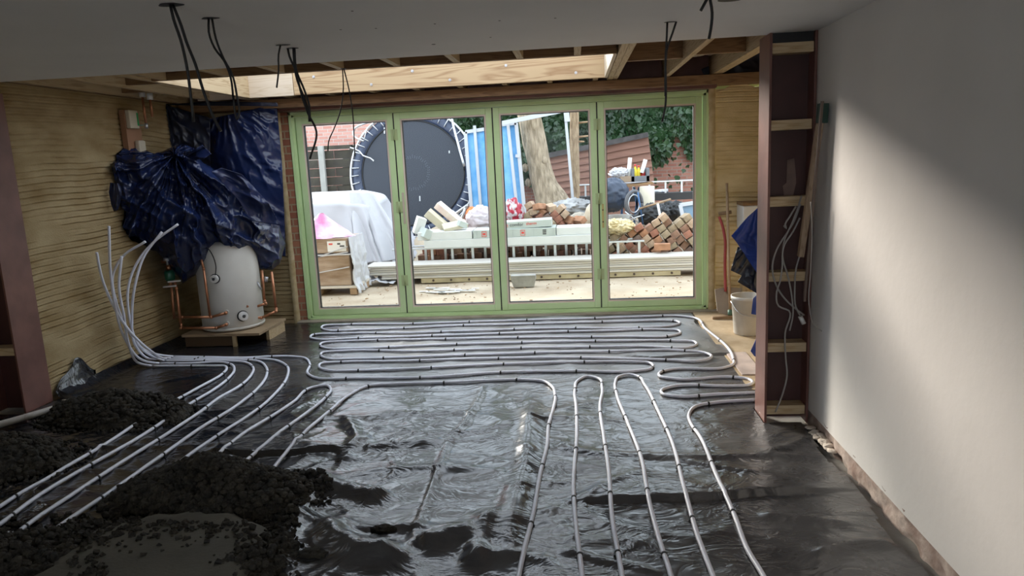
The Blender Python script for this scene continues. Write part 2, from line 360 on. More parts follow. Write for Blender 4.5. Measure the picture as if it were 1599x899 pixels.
# ------------------------------------------------------------------ bifold doors
mb = MB(); X0, X1 = -2.92, 1.30
for (a, b) in ((0, .03), (.035, .06)):
    pass
mb.bb(X0, X0+.055, YD-.03, YD+.07, .0, 2.18).bb(X1-.055, X1, YD-.03, YD+.07, .0, 2.18).bb(X0, X1, YD-.03, YD+.07, 2.125, 2.18).bb(X0, X1, YD-.03, YD+.07, 0, .05)
mb.bb(X0-.0, X0+.03, YD-.045, YD-.028, .0, 2.18).bb(X1-.03, X1, YD-.045, YD-.028, .0, 2.18).bb(X0, X1, YD-.045, YD-.028, 2.15, 2.18).bb(X0, X1, YD-.045, YD-.028, 0, .03)
struct(mb.build('trim_door_frame', M_green, bev=.004))
edges = [-2.862, -1.835, -.825, .215, 1.242]
for i in range(4):
    a, b = edges[i]+.006, edges[i+1]-.006; z0, z1 = .054, 2.121; s = .062
    d = bpy.data.objects.new('door_%d' % (i+1), None); COL.objects.link(d); d.location = ((a+b)/2, YD, z0); struct(d)
    mb = MB().bb(a, a+s, YD-.022, YD+.045, z0, z1).bb(b-s, b, YD-.022, YD+.045, z0, z1).bb(a+s, b-s, YD-.022, YD+.045, z1-s, z1).bb(a+s, b-s, YD-.022, YD+.045, z0, z0+s)
    mb.build('door_leaf_frame', M_green, d, bev=.004)
    g = .016; e = .006; mb = MB(); A0, B0, Z0, Z1 = a+s, b-s, z0+s, z1-s
    mb.bb(A0, A0+g, YD-.016, YD+.03, Z0, Z1).bb(B0-g, B0, YD-.016, YD+.03, Z0, Z1).bb(A0+g, B0-g, YD-.016, YD+.03, Z1-g, Z1).bb(A0+g, B0-g, YD-.016, YD+.03, Z0, Z0+g)
    mb.build('glazing_bead', M_gasket, d)
    mb = MB(); A0 += g; B0 -= g; Z0 += g; Z1 -= g
    mb.bb(A0, A0+e, YD-.008, YD+.03, Z0, Z1).bb(B0-e, B0, YD-.008, YD+.03, Z0, Z1).bb(A0+e, B0-e, YD-.008, YD+.03, Z1-e, Z1).bb(A0+e, B0-e, YD-.008, YD+.03, Z0, Z0+e)
    mb.build('rubber_gasket', M_black, d)
    MB().bb(A0+.002, B0-.002, YD+.008, YD+.014, Z0+.002, Z1-.002).build('glass_pane', GLASS, d)
    if i < 3:
        MB().bb(b+.001, b+.011, YD-.018, YD+.04, z0, z1).build('seal_strip', M_black, d)
        for hz in (.35, 1.12, 1.85):
            if i in (0, 2): 
                h = MB().cyl((b+.006, YD-.03, hz), (b+.006, YD-.03, hz+.11), .009, n=12); h.bb(b-.028, b+.04, YD-.027, YD-.02, hz, hz+.11); h.build('hinge', mat('green_hinge', (.42, .50, .25), .4), d)
    if i == 3:
        h = MB().bb(a+.02, a+.04, YD-.026, YD-.02, .88, 1.12); h.build('lock_plate', mat('brass_lock', (.5, .4, .15), .35, .7), d)
        MB().cyl((a+.03, YD-.032, 1.06), (a+.03, YD-.024, 1.06), .007, n=12).cyl((a+.03, YD-.032, .94), (a+.03, YD-.024, .94), .007, n=12).build('keyhole', M_black, d)
# peeling film on the second meeting stile
tag(MB().bb(-1.80, -1.778, YD-.0265, YD-.0225, 1.0, 1.32).build('protective_tape', mat('masking_tape', (.55, .47, .36), .6)), 'strip of beige tape peeling off the green stile near the left pane', 'tape')

# ------------------------------------------------------------------ roof structure
ZJ = 2.30; JH = .22; ORD = ['first', 'second', 'third', 'fourth', 'fifth', 'sixth', 'seventh', 'eighth', 'ninth']
struct(MB().bb(-3.93, 2.3, 7.12, 7.42, 2.21, 2.295).build('trim_head_plate', M_brown, bev=.003))
struct(MB().bb(-3.0, 1.34, 7.22, 7.46, 2.183, 2.209).build('trim_red_lintel', M_red))
struct(MB().bb(-3.95, 1.5, 7.36, 7.44, 2.296, 2.53).build('trim_red_beam', M_red))
struct(MB().bb(-4.1, 1.45, 7.44, 7.5, 2.22, 2.6).build('wall_back_parapet', M_deck))
OX0, OX1, OY0, OY1 = -3.1, .30, 5.33, 6.93
mb = MB().bb(-4.2, 2.45, YC-.1, OY0, 2.53, 2.56).bb(-4.2, 2.45, OY1+.05, 7.6, 2.53, 2.56).bb(-4.2, OX0-.05, OY0, OY1+.05, 2.53, 2.56).bb(OX1+.05, 2.45, OY0, OY1+.05, 2.53, 2.56)
struct(mb.build('roof_deck', M_deck))
struct(MB().bb(-4.3, -3.95, 4.2, 7.6, 2.3, 2.56).build('wall_left_upper', M_deck))
struct(MB().bb(-4.1, 2.45, YC-.06, YC-.02, ZC+.03, 2.53).build('wall_ceiling_edge', M_deck))
t = thing('roof_beam', ((OX0+OX1)/2, OY1+.03, ZJ), 'broad pale double timber beam with bolt heads across the roof opening', 'beam')
mb = MB().bb(-3.62, -2.66, OY1, OY1+.047, ZJ, ZJ+JH); mb.build('splice_board', woodmat('pale_fresh_pine', (.66, .55, .42), (.58, .46, .32), 0), t, bev=.003)
MB().bb(-2.655, OX1, OY1, OY1+.047, ZJ+.004, ZJ+JH).build('board', woodmat('knotty_pine', (.52, .37, .21), (.36, .22, .11), 0, ring=5.), t, bev=.003)
for k, x in enumerate((-2.45, -1.9, -1.5, -1.15, -.62, .02)):
    z = ZJ+(.16 if k % 2 == 0 else .06)
    MB().cyl((x, OY1-.004, z), (x, OY1+.001, z), .013, n=16).cyl((x, OY1-.010, z), (x, OY1-.003, z), .007, n=6).build('bolt', M_steel, t)
def joist(x, y0, y1, label, w=.047, m=None, group=None, dbl=False):
    mb = MB().bb(x-w/2, x+w/2, y0, y1, ZJ, ZJ+JH)
    if dbl: mb.bb(x+w/2+.003, x+w*1.5+.003, y0, y1, ZJ+.003, ZJ+JH)
    return tag(mb.build('roof_joist', m or M_pineY, bev=.002), label, 'joist', group)
for k, x in enumerate((-3.0, -2.52, -2.1, -1.66, -1.25, -.82, -.37, .03)):
    joist(x, YC+.01, OY0-.05, 'short joist stub at the ceiling edge, %s of eight counted from the left' % ORD[k], group='short joist stubs at the ceiling edge')
for k in range(9):
    x = -3.2+k*.425
    joist(x, OY1+.05, 7.34, 'short joist stub between pale beam and door head, %s of nine counted from the left' % ORD[k], group='short joist stubs over the doors')
joist(.335, YC+.01, 7.36, 'doubled roof joist at the right end of the pale beam', dbl=True)
joist(.87, YC+.01, 7.36, 'single roof joist midway between the doubled joist and the red column')
joist(1.31, YC+.01, 7.36, 'doubled roof joist running into the top of the red column', dbl=True)
joist(-3.12, YC+.01, 7.36, 'roof joist along the left end of the roof opening')
joist(-3.52, YC+.01, 7.36, 'roof joist second from the left wall above the blue tarpaulin')
joist(-3.88, YC+.01, 7.36, 'roof joist lying against the left wall')
tag(MB().bb(OX0, OX1, OY0-.047, OY0, ZJ, ZJ+JH).build('trimmer', M_brown, bev=.002), 'dark brown trimmer on the near side of the roof opening', 'joist')
tag(MB().bb(OX1-.02, OX1+.006, OY0+.003, OY1-.002, ZJ-.0, ZJ+JH).build('lit_trimmer_side', woodmat('lit_trimmer_wood', (.66, .56, .42), (.6, .48, .34), 1)), 'lit pale side of the trimmer at the right end of the roof opening', 'board')  # stands for the trimmer's lit side, its brightness put into the pale colour
for (x0, x1, y, l) in ((.39, .845, 5.95, 'brown noggin between doubled joist and single joist'), (.895, 1.285, 5.78, 'brown noggin between single joist and column joist'),
                       (-3.5, -3.145, 5.6, 'brown noggin left of the roof opening'), (-3.855, -3.545, 6.1, 'brown noggin nearest the left wall')):
    tag(MB().bb(x0, x1, y, y+.047, ZJ+.02, ZJ+JH-.02).build('noggin', M_brown, bev=.002), l, 'noggin')
mb = MB().bb(OX0-.05, OX0, OY0-.05, OY1+.1, 2.56, 2.66).bb(OX1, OX1+.05, OY0-.05, OY1+.1, 2.56, 2.66).bb(OX0, OX1, OY0-.05, OY0, 2.56, 2.66).bb(OX0, OX1, OY1+.05, OY1+.1, 2.52, 2.66)
struct(mb.build('roof_kerb', M_brown))
# torn white foam and loose insulation in the joist bays over the doors
for (x0, x1, l) in ((.42, .83, 'torn white insulation in the bay right of the doubled joist'), (.91, 1.27, 'torn white insulation in the bay beside the column joist')):
    A, B = np.meshgrid(np.linspace(x0, x1, 40), np.linspace(0, 1, 14))
    P = np.stack([A, 6.25+B*.9, ZJ+.19-.05*fbm(A*9, B*4, 0, 3)], -1)
    tag(MB().grid(P).build('insulation', mat('torn_insulation', (.55, .50, .44), .9, c2=(.25, .18, .13), scale=25), solid=.01), l, 'insulation', kind='stuff')

# ------------------------------------------------------------------ steel columns
def column(x0, x1, y0, y1, label, zs, face):
    t = thing('steel_column', ((x0+x1)/2, (y0+y1)/2, 0), label, 'column'); ft = .014; ym = (y0+y1)/2
    MB().bb(x0, x0+ft, y0, y1, 0, 2.22).build('flange', M_red, t, bev=.002)
    MB().bb(x1-ft, x1, y0, y1, 0, 2.22).build('flange', M_red, t, bev=.002)
    MB().bb(x0+ft, x1-ft, ym-.006, ym+.006, 0, 2.22).build('web', mat('shaded_red_oxide', (.060, .020, .017), .5, var=.25, scale=3), t)  # column red darkened for the recessed web, its shade put into the colour
    for z in zs:
        o = MB().bb(x0+ft+.002, x1-ft-.002, y0+.012, ym-.008, z, z+.055).build('timber_packer', M_pine, t, bev=.002); o['label'] = 'pale pine packer wedged in the column'
    return t
colz = [at(1230, y, 4.25).z-.0275 for y in (75, 195, 314, 431, 541, 638)]
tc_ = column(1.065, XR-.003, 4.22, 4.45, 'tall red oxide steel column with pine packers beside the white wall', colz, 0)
# patch of old filler on the web
P = [at(px, py, 4.328) for px, py in ((1224, 305), (1222, 290), (1228, 285), (1229, 250), (1240, 247), (1242, 268), (1243, 285), (1238, 306), (1232, 309))]
MB().prism([(p.x, 4.3245, p.z) for p in P], (0, .005, 0)).build('filler_patch', mat('old_filler', (.24, .16, .13), .9, var=.3), tc_)
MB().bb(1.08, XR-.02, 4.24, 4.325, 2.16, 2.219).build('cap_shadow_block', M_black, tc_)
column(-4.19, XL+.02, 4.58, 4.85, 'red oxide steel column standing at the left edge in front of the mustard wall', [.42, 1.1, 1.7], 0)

# ================================================================== FLOOR SHEET
seam = []
def px2(pts): return [fl(*p) for p in pts]
CREASES = [  # (pixel trace on the floor, height, width, kind)
    (px2([(757, 592), (748, 625), (728, 665), (698, 700), (683, 745), (662, 800), (640, 860), (625, 899)]), .012, .022, 'r'),
    (px2([(836, 612), (828, 660), (822, 725), (812, 770), (795, 830), (788, 899)]), .026, .055, 'r'),
    (px2([(768, 800), (750, 850), (740, 899)]), .03, .05, 'r'),
    (px2([(300, 715), (400, 716), (470, 713), (520, 705), (535, 712)]), .022, .03, 's'),
    (px2([(870, 787), (960, 786), (1070, 782), (1140, 778), (1200, 772), (1360, 766)]), .020, .02, 's'),
    (px2([(880, 708), (960, 712), (1080, 716), (1190, 713), (1300, 716)]), .010, .04, 'r'),
    (px2([(1060, 720), (1120, 732), (1200, 745)]), .008, .02, 'r'),
    (px2([(870, 862), (930, 878), (1040, 899)]), .010, .02, 'r'),
    (px2([(450, 740), (520, 765), (585, 780), (600, 770)]), .035, .06, 'r'),
    (px2([(505, 820), (520, 850), (560, 870), (640, 872)]), .045, .07, 'r'),
    (px2([(650, 860), (700, 845), (745, 840)]), .04, .07, 'r'),
    (px2([(500, 760), (470, 800), (450, 850), (430, 899)]), .03, .05, 'r'),
    (px2([(960, 556), (1020, 560), (1080, 556), (1180, 552)]), .012, .03, 's'),
    (px2([(565, 703), (600, 700), (700, 694)]), .018, .05, 'r'),
    (px2([(1270, 680), (1230, 700), (1180, 712)]), .010, .03, 'r'),
    (px2([(1180, 806), (1250, 812), (1340, 822)]), .012, .03, 'r'),
    (px2([(1260, 870), (1340, 850), (1400, 852)]), .016, .03, 'r'),
    (px2([(380, 570), (300, 590), (240, 600)]), .010, .03, 'r'),
    (px2([(540, 650), (560, 690), (530, 735)]), .02, .04, 'r'),
]
def FH(x, y):
    x = np.asarray(x, float); y = np.asarray(y, float)
    wx = x+.35*(fbm(x*1.1, y*1.1, 0, 40)-.5); wy = y+.35*(fbm(x*1.1, y*1.1, 0, 50)-.5)
    near = np.clip((5.4-y)/1.2, .22, 1)*(.28+.72*np.clip((.35-x)/.5, 0, 1))
    big = fbm(wx*1.6, wy*1.6, 0, 1)
    r1 = ridge(wx*1.15+.3*wy, wy*1.9, 0, 2, 2, 7.)
    r2 = ridge((wx+wy)*2.6, (wx-wy)*4.2, 0, 9, 2, 7.)
    r3 = ridge(wx*1.6-wy*1.1, wx*.8+wy*1.5, 0, 77, 2, 9.)
    pk = np.clip((fbm(x*1.9+3, y*1.9, 0, 60)-.48)*6, 0, 1)
    h = .040*(big-.3)*near + .034*r1*near + .015*r2*near*pk + .024*r3*near
    for pts, hh, ww, kd in CREASES:
        hh = hh*1.35
        xs = np.array([p.x for p in pts]); ys = np.array([p.y for p in pts])
        x0, x1, y0, y1 = xs.min()-.4, xs.max()+.4, ys.min()-.4, ys.max()+.4
        msk = (x > x0) & (x < x1) & (y > y0) & (y < y1)
        if not np.any(msk): continue
        X = x[msk] if x.ndim else np.array([float(x)]); Y = y[msk] if y.ndim else np.array([float(y)])
        best = np.full(X.shape, 9.); side = np.zeros(X.shape); tt = np.zeros(X.shape)
        n = len(pts)-1
        for i in range(n):
            ax_, ay_, bx, by = xs[i], ys[i], xs[i+1], ys[i+1]; dx, dy = bx-ax_, by-ay_; L2 = dx*dx+dy*dy
            t = np.clip(((X-ax_)*dx+(Y-ay_)*dy)/L2, 0, 1); d = np.hypot(X-ax_-t*dx, Y-ay_-t*dy)
            q = d < best; best = np.where(q, d, best); side = np.where(q, np.sign((X-ax_)*dy-(Y-ay_)*dx), side); tt = np.where(q, (i+t)/n, tt)
        end = np.clip(tt*6, 0, 1)*np.clip((1-tt)*6, 0, 1)
        if kd == 'r': add = hh*end*np.exp(-(best/ww)**2)
        else: add = hh*end*np.where(side < 0, np.exp(-(best/.25)**2), np.exp(-(best/.006)**2))
        if x.ndim: h[msk] += add
        else: h = h+float(add[0])
    return h
gx = np.arange(-4.6, 1.285, .0155); gy = np.concatenate([np.arange(.6, 2.3, .06), np.arange(2.3, 7.29, .0155)])
GX, GY = np.meshgrid(gx, gy); GZ = FH(GX, GY)
# sheet turned up a little along the left wall
GZ = GZ + .09*np.clip((XL+.14-GX)/.12, 0, 1)**1.5*(GY > 4.9)
cx = (GX[:-1, :-1]+GX[1:, 1:])/2; cy = (GY[:-1, :-1]+GY[1:, 1:])/2
keep = ~((cx > 1.05) & (cy > 4.2) & (cy < 4.47)) & ~((cx > 1.09+.19*np.clip((6.65-cy), 0, 1)+.02*np.sin(cy*9)) & (cy > 5.9)) & ~((cx > 1.20+.03*np.sin(cy*5)) & (cy > 4.46))
keep &= ~((cx < -3.9) & (cy > 4.55))
keep &= ~((cx < XR-.0) & (cx > 1.265+.02*np.sin(cy*8)) & (cy < 4.2))
tag(MB().grid(np.stack([GX, GY, GZ], -1), keep).build('floor_membrane', MEMB, origin=(-1.3, 4, 0)), 'wrinkled glossy black polythene sheet covering the whole floor', 'plastic sheet')
_GZ = FH(GX, GY)
def fh(x, y):
    i = min(max(int(np.searchsorted(gx, x)), 0), len(gx)-1); j = min(max(int(np.searchsorted(gy, y)), 0), len(gy)-1); return float(_GZ[j, i])
# flap of polythene standing against the wall by the left column
P = [fl(62, 640), fl(66, 610)+Vector((0, 0, .0)), ]
A, V = np.meshgrid(np.linspace(0, 1, 16), np.linspace(0, 1, 16))
y0_, y1_ = 4.88, 5.35
P = np.stack([XL+.02+.03*(fbm(A*3, V*3, 0, 3)-.3)+.06*(1-V)**2, y0_+A*(y1_-y0_), -.0+V*(.05+.20*(1-np.abs(A-.55)/.6)+.02*np.sin(A*12))], -1)
tag(MB().grid(P).build('membrane_flap', MEMB, solid=.002), 'black polythene flap turned up against the mustard wall by the left column', 'plastic sheet')

# ------------------------------------------------------------------ underfloor heating pipes
def pipe(name, traces, label, lift=None, group=None, clips=True, r=.0105, off=0, clipstep=.52, head=None):
    pts = []
    for p in traces:
        q = fl(*p); pts.append((q.x, q.y))
    raw = smooth([(a, b, 0) for a, b in pts], .03)
    X = np.array([p.x for p in raw]); Y = np.array([p.y for p in raw]); H = FH(X, Y)
    # a stiff pipe bridges the small wrinkles
    k = 21; Hs = np.convolve(np.pad(H, k//2, mode='edge'), np.ones(k)/k, 'valid'); Hs = np.maximum(Hs, H-.012)
    out = [Vector((X[i], Y[i], Hs[i]+r+off)) for i in range(len(raw))]
    nfloor = len(out)
    if head:  # free end standing up from the floor: list of world points, first = tip
        hp = smooth([Vector(p) for p in head]+[out[0], out[min(3, len(out)-1)]], .03)
        hp = [p for p in hp[:-3]]; out = hp+out; nh = len(hp)
    else: nh = 0
    t = thing(name, (out[nh].x, out[nh].y, 0), label, 'pipe', group)
    MB().tube(out, r, 10).build('pipe_run', M_pex, t)
    if clips:
        acc = R.uniform(.1, .4)
        for i in range(nh+1, len(out)-1):
            acc += (out[i]-out[i-1]).length
            if acc > clipstep:
                acc = R.uniform(-.06, .06); d = (out[i+1]-out[i-1]).normalized()
                c = MB().tube([out[i]-d*.006, out[i]+d*.006], r+.0022, 10); s_ = d.cross(Vector((0, 0, 1)))
                c.bar(out[i]-s_*.017-Vector((0, 0, r-.002)), out[i]+s_*.017-Vector((0, 0, r-.002)), .012, .005)
                c.build('pipe_clip', M_black, t)
    return t
# far serpentine: one long run under the doors that ends beside the column
U = []
def rows():
    p = [(375, 561), (456, 559), (474, 561), (484, 571), (481, 586), (495, 593), (560, 593), (650, 592), (788, 584), (900, 582), (994, 581), (1015, 578), (1020, 572), (1013, 568), (994, 567), (900, 568), (822, 570), (650, 577)]
    p += [(560, 581), (515, 581), (499, 576), (501, 570), (540, 567), (600, 566), (700, 562), (788, 560)]
    p = p[:-2]+[(650, 565), (767, 562), (919, 561), (1046, 564), (1088, 566), (1108, 562), (1111, 558), (1100, 554), (1063, 551), (963, 551), (738, 556), (650, 559), (560, 562), (512, 562), (502, 558), (503, 553), (540, 550), (650, 550)]
    p += [(836, 545), (996, 543), (1080, 544), (1088, 540), (1085, 536), (1058, 534), (963, 534), (788, 538), (650, 542), (560, 546), (510, 546), (500, 542), (503, 538), (540, 535), (650, 532)]
    p += [(722, 531), (977, 527), (1046, 526), (1062, 522), (1058, 517), (1040, 516), (949, 518), (780, 523), (650, 527), (560, 530), (498, 532), (485, 529), (488, 525), (530, 523), (650, 521)]
    p += [(843, 515), (1018, 512), (1050, 510), (1062, 506), (1056, 503), (1040, 502), (984, 503), (863, 507), (719, 510), (650, 513), (560, 517), (512, 518), (502, 514), (505, 511), (540, 509), (650, 507)]
    p += [(770, 503), (891, 500), (1000, 496), (1063, 495), (1080, 497), (1101, 514), (1145, 563), (1145, 571), (1132, 576), (1046, 579), (1031, 583), (1031, 590), (1056, 594), (1145, 591), (1168, 594), (1176, 600), (1168, 604), (1145, 605), (1046, 607), (1033, 612), (1037, 619), (1060, 622), (1114, 619), (1183, 616)]
    return p
RISE = {  # free ends of the bundle, drawn at their real distances beside the left wall
 1: [(151, 394, 5.42), (158, 430, 5.45), (176, 475, 5.5), (207, 522, 5.6), (232, 545, 5.68)],
 2: [(170, 353, 5.40), (173, 430, 5.45), (180, 478, 5.5), (196, 530, 5.6), (222, 562, 5.7)],
 3: [(227, 377, 5.62), (192, 400, 5.6), (176, 430, 5.6), (181, 470, 5.62), (200, 515, 5.7), (225, 548, 5.75)],
 4: [(278, 350, 5.85), (240, 378, 5.78), (213, 412, 5.7), (201, 445, 5.66), (203, 500, 5.66), (218, 540, 5.72)],
 5: [(253, 362, 5.75), (225, 400, 5.68), (212, 440, 5.62), (206, 495, 5.62), (212, 540, 5.68), (228, 558, 5.75)],
 6: [(190, 400, 5.5), (186, 450, 5.5), (193, 490, 5.55), (202, 540, 5.62), (214, 565, 5.68)]}
def riser(k): return [at(a, b, y) for a, b, y in RISE[k]]
pipe('heating_pipe', [(239, 574), (300, 574), (339, 574), (350, 574), (354, 579), (348, 586), (310, 608), (277, 628), (230, 658), (211, 671), (128, 721), (117, 727), (70, 754), (25, 779), (0, 795), (-30, 812)],
     'grey heating pipe of the bundle whose bend lies nearest the left wall', head=riser(6))
pipe('heating_pipe', [(250, 570), (300, 570), (343, 568), (360, 571), (366, 581), (356, 594), (326, 617), (298, 636), (280, 649), (213, 692), (117, 745), (64, 777), (0, 825), (-40, 852)],
     'grey heating pipe of the bundle second from the left wall at the bend', head=riser(2))
pipe('heating_pipe', [(258, 566), (310, 566), (356, 566), (382, 568), (396, 578), (393, 587), (373, 607), (343, 627), (316, 649), (263, 683), (213, 713), (135, 763), (35, 834), (0, 864), (-30, 888)],
     'grey heating pipe of the bundle third at the bend, passing between the dark heaps', head=riser(3))
pipe('heating_pipe', [(262, 563), (320, 564), (375, 564), (401, 566), (416, 576), (417, 587), (400, 613), (366, 642), (305, 681), (231, 733), (153, 789), (108, 820), (90, 833)],
     'grey heating pipe of the bundle fourth at the bend, ending under the large heap', head=riser(1))
pipe('heating_pipe', [(268, 561), (330, 562), (388, 562), (430, 565), (448, 574), (449, 590), (422, 626), (330, 694), (291, 722), (240, 765)],
     'grey heating pipe of the bundle with the widest bend, running down into the large heap', head=riser(5))
pipe('heating_pipe', [(272, 559), (320, 560)]+rows(), 'long grey heating pipe snaking in rows below the glazed doors', head=riser(4), clipstep=.62)
pipe('heating_pipe', [(270, 790), (335, 729), (383, 685), (460, 630), (490, 608), (508, 605), (517, 612), (508, 624), (476, 651), (426, 694), (380, 734), (330, 780)], 'narrow hairpin of grey heating pipe rising out of the large dark heap')
pipe('heating_pipe', [(380, 800), (422, 747), (484, 678), (520, 641), (544, 621), (575, 606), (621, 602), (700, 600), (753, 598), (820, 597), (848, 599), (862, 607), (867, 621), (863, 650), (857, 673), (855, 703), (844, 749), (831, 821), (821, 859), (812, 899), (800, 960)],
     'grey heating pipe framing the open middle of the floor like a tall arch')
pipe('heating_pipe', [(915, 960), (908, 899), (900, 833), (896, 780), (901, 683), (900, 640), (898, 611), (903, 597), (917, 591), (934, 594), (940, 607), (937, 638), (943, 686), (951, 746), (956, 816), (970, 899), (980, 960)],
     'left narrow hairpin of grey pipe running straight towards the camera')
pipe('heating_pipe', [(1060, 960), (1046, 899), (1033, 859), (1016, 800), (1000, 716), (980, 661), (963, 618), (961, 600), (968, 590), (982, 587), (996, 590), (1006, 602), (1027, 642), (1050, 695), (1070, 776), (1090, 843), (1111, 899), (1130, 950)],
     'right narrow hairpin of grey pipe running towards the camera beside the arch')
pipe('heating_pipe', [(1183, 628), (1150, 629), (1121, 631), (1087, 637), (1076, 649), (1080, 666), (1090, 680), (1119, 750), (1149, 816), (1169, 866), (1189, 899), (1215, 950)],
     'single grey pipe turning at the column foot and running towards the camera')

# ------------------------------------------------------------------ screed heaps
def heap(name, c, rx, ry, h, seed, label, rot=0., extra=None, lumps=500, base=.0):
    n = 150; u = np.linspace(-1.25, 1.25, n); U_, V_ = np.meshgrid(u, u)
    cr, sr = math.cos(rot), math.sin(rot)
    X = c[0]+(U_*rx)*cr-(V_*ry)*sr; Y = c[1]+(U_*rx)*sr+(V_*ry)*cr
    def H(X, Y, full=True):
        U2 = ((X-c[0])*cr+(Y-c[1])*sr)/rx; V2 = (-(X-c[0])*sr+(Y-c[1])*cr)/ry
        r = np.hypot(U2, V2)*(1+.28*(fbm(X*3.5, Y*3.5, 0, seed)-.5)*2)
        f = np.clip(1-r, -.2, 1); k = h*(np.where(f > 0, f, 0)**.8)*(.75+.5*fbm(X*4, Y*4, 0, seed+3))
        if full: k = k+np.where(f > -.02, .040*(fbm(X*26, Y*26, 0, seed+6, 3)-.35)+.012*ridge(X*45, Y*45, 0, seed+8, 2), 0)
        return k, f
    Z, f = H(X, Y); Z = Z+FH(X, Y)*.6+.004
    f2 = f[:-1, :-1]
    t = thing(name, (c[0], c[1], 0), label, 'heap')
    MB().grid(np.stack([X, Y, Z], -1), f2 > -.015, sm=True).build('heaped_screed', M_screed, t)
    mb = MB(); ico = [Vector(p) for p in ((0, 0, 1), (.894, 0, .447), (.276, .85, .447), (-.724, .526, .447), (-.724, -.526, .447), (.276, -.85, .447), (.724, .526, -.447), (-.276, .85, -.447), (-.894, 0, -.447), (-.276, -.85, -.447), (.724, -.526, -.447), (0, 0, -1))]
    fc = [(0, 1, 2), (0, 2, 3), (0, 3, 4), (0, 4, 5), (0, 5, 1), (1, 6, 2), (2, 7, 3), (3, 8, 4), (4, 9, 5), (5, 10, 1), (6, 7, 2), (7, 8, 3), (8, 9, 4), (9, 10, 5), (10, 6, 1), (11, 7, 6), (11, 8, 7), (11, 9, 8), (11, 10, 9), (11, 6, 10)]
    rr = random.Random(seed)
    for i in range(lumps):
        a = rr.random()*6.283; q = (rr.random()**.6)*1.22; lx = q*rx*math.cos(a); ly = q*ry*math.sin(a)
        x = c[0]+lx*cr-ly*sr; y = c[1]+lx*sr+ly*cr
        if x < XL+.03 and y > 4.5: continue
        z, _ = H(np.array([x]), np.array([y]), False)
        s_ = rr.choice((.007, .009, .012, .015, .019, .024))*(.7 if q > 1 else 1)
        zz = float(z[0])+fh(x, y)*.6+.022 if q < 1 else fh(x, y)+s_*.3
        mb.add([Vector((x, y, zz))+Vector((p.x*s_*rr.uniform(.7, 1.2), p.y*s_*rr.uniform(.7, 1.2), p.z*s_*rr.uniform(.6, 1))) for p in ico], fc, True)
    o = mb.build('crumbs', M_screed, t); o['kind'] = 'stuff'
    return t
hp = fl(335, 782); 
heap('screed_heap', (hp.x, hp.y+.02), .50, .27, .20, 3, 'largest heap of dark damp screed in the left foreground', rot=-.06, lumps=2600)
hb = fl(172, 652); heap('screed_heap', (hb.x+.03, hb.y+.0), .52, .27, .19, 5, 'dark screed heap beside the mustard wall, farthest from the camera', rot=-.15, lumps=1500)
hc = fl(18, 728); heap('screed_heap', (hc.x-.14, hc.y-.04), .48, .34, .18, 9, 'dark screed heap cut off by the left edge of the photo', rot=.1, lumps=1300)
# trodden flat patch and scattered screed in front of the big heap
tp = [fl(*p) for p in ((150, 838), (250, 815), (370, 812), (420, 842), (405, 899), (380, 960), (-20, 960), (60, 905))]
cxp = sum((p.x for p in tp))/8; cyp = sum((p.y for p in tp))/8
ring = smooth([Vector((p.x, p.y, 0)) for p in tp]+[Vector((tp[0].x, tp[0].y, 0))], .05)
P = np.zeros((12, len(ring), 3))
for j in range(12):
    for i, q in enumerate(ring):
        f = j/11.; k = f*(1+.05*math.sin(i*1.7)); x = cxp+(q.x-cxp)*k; y = cyp+(q.y-cyp)*k
        P[j, i] = (x, y, .062-.045*max(0, f-.86)/.14+.006*vn(x*3, y*3, 0, 3))
tag(MB().grid(P).build('trodden_screed', M_trod), 'smooth trodden patch of grey screed in the bottom left foreground', 'screed patch')
mb = MB(); rr = random.Random(4)
for i in range(1000):
    if i % 3: px, py = rr.uniform(90, 470), 815+abs(rr.gauss(0, 26))
    else: px, py = rr.uniform(-20, 170), rr.uniform(810, 930)
    q = fl(px, py); s_ = rr.choice((.005, .007, .010, .014)); z = max(fh(q.x, q.y), 0)+.01
    if 110 < px < 400 and py > 835: z = .066
    mb.box((q.x, q.y, z), (s_*2, s_*1.6, s_), Euler((rr.random(), rr.random(), rr.random()*3)).to_matrix())
tag(mb.build('loose_screed', M_screed), 'loose dark screed crumbs scattered round the trodden patch', 'screed crumbs', kind='stuff')
c0 = fl(45, 880); heap('screed_spill', (c0.x-.05, c0.y-.02), .55, .22, .05, 14, 'low brown spill of screed in the bottom left corner', lumps=700)
c0 = fl(395, 885); heap('screed_spill', (c0.x, c0.y), .16, .22, .045, 15, 'low spill of screed at the right edge of the trodden patch', lumps=260)
for k, (a, b, s_, l) in enumerate(((600, 835, .055, 'small clod of screed lying alone on the glossy sheet'), (487, 873, .07, 'smear of brown screed on the sheet beside the spill'))):
    q = fl(a, b); mb = MB(); blob(mb, (q.x, q.y, fh(q.x, q.y)+.006), (s_, s_*.5, .014), k, .6, 3, 14); tag(mb.build('screed_clod', M_screed), l, 'clod')
# white soil pipe near the left edge
q0, q1, q2 = fl(-20, 668, .05), fl(50, 648, .06), fl(108, 630, .05)
t = thing('soil_pipe', q1, 'dirty white plastic pipe lying beside the left column foot', 'pipe')
MB().tube(smooth([q0, q1, q2], .04), .022, 14).build('pipe_body', mat('dirty_white_pvc', (.50, .46, .42), .5, c2=(.22, .17, .13), scale=9, contrast=(.55, .75)), t)
MB().tube([q2-Vector((.05, -.0, 0)), q2+(q2-q1).normalized()*.03], .029, 14).build('pipe_socket', mat('pale_plaster_crumb', (.6, .5, .4)), t)


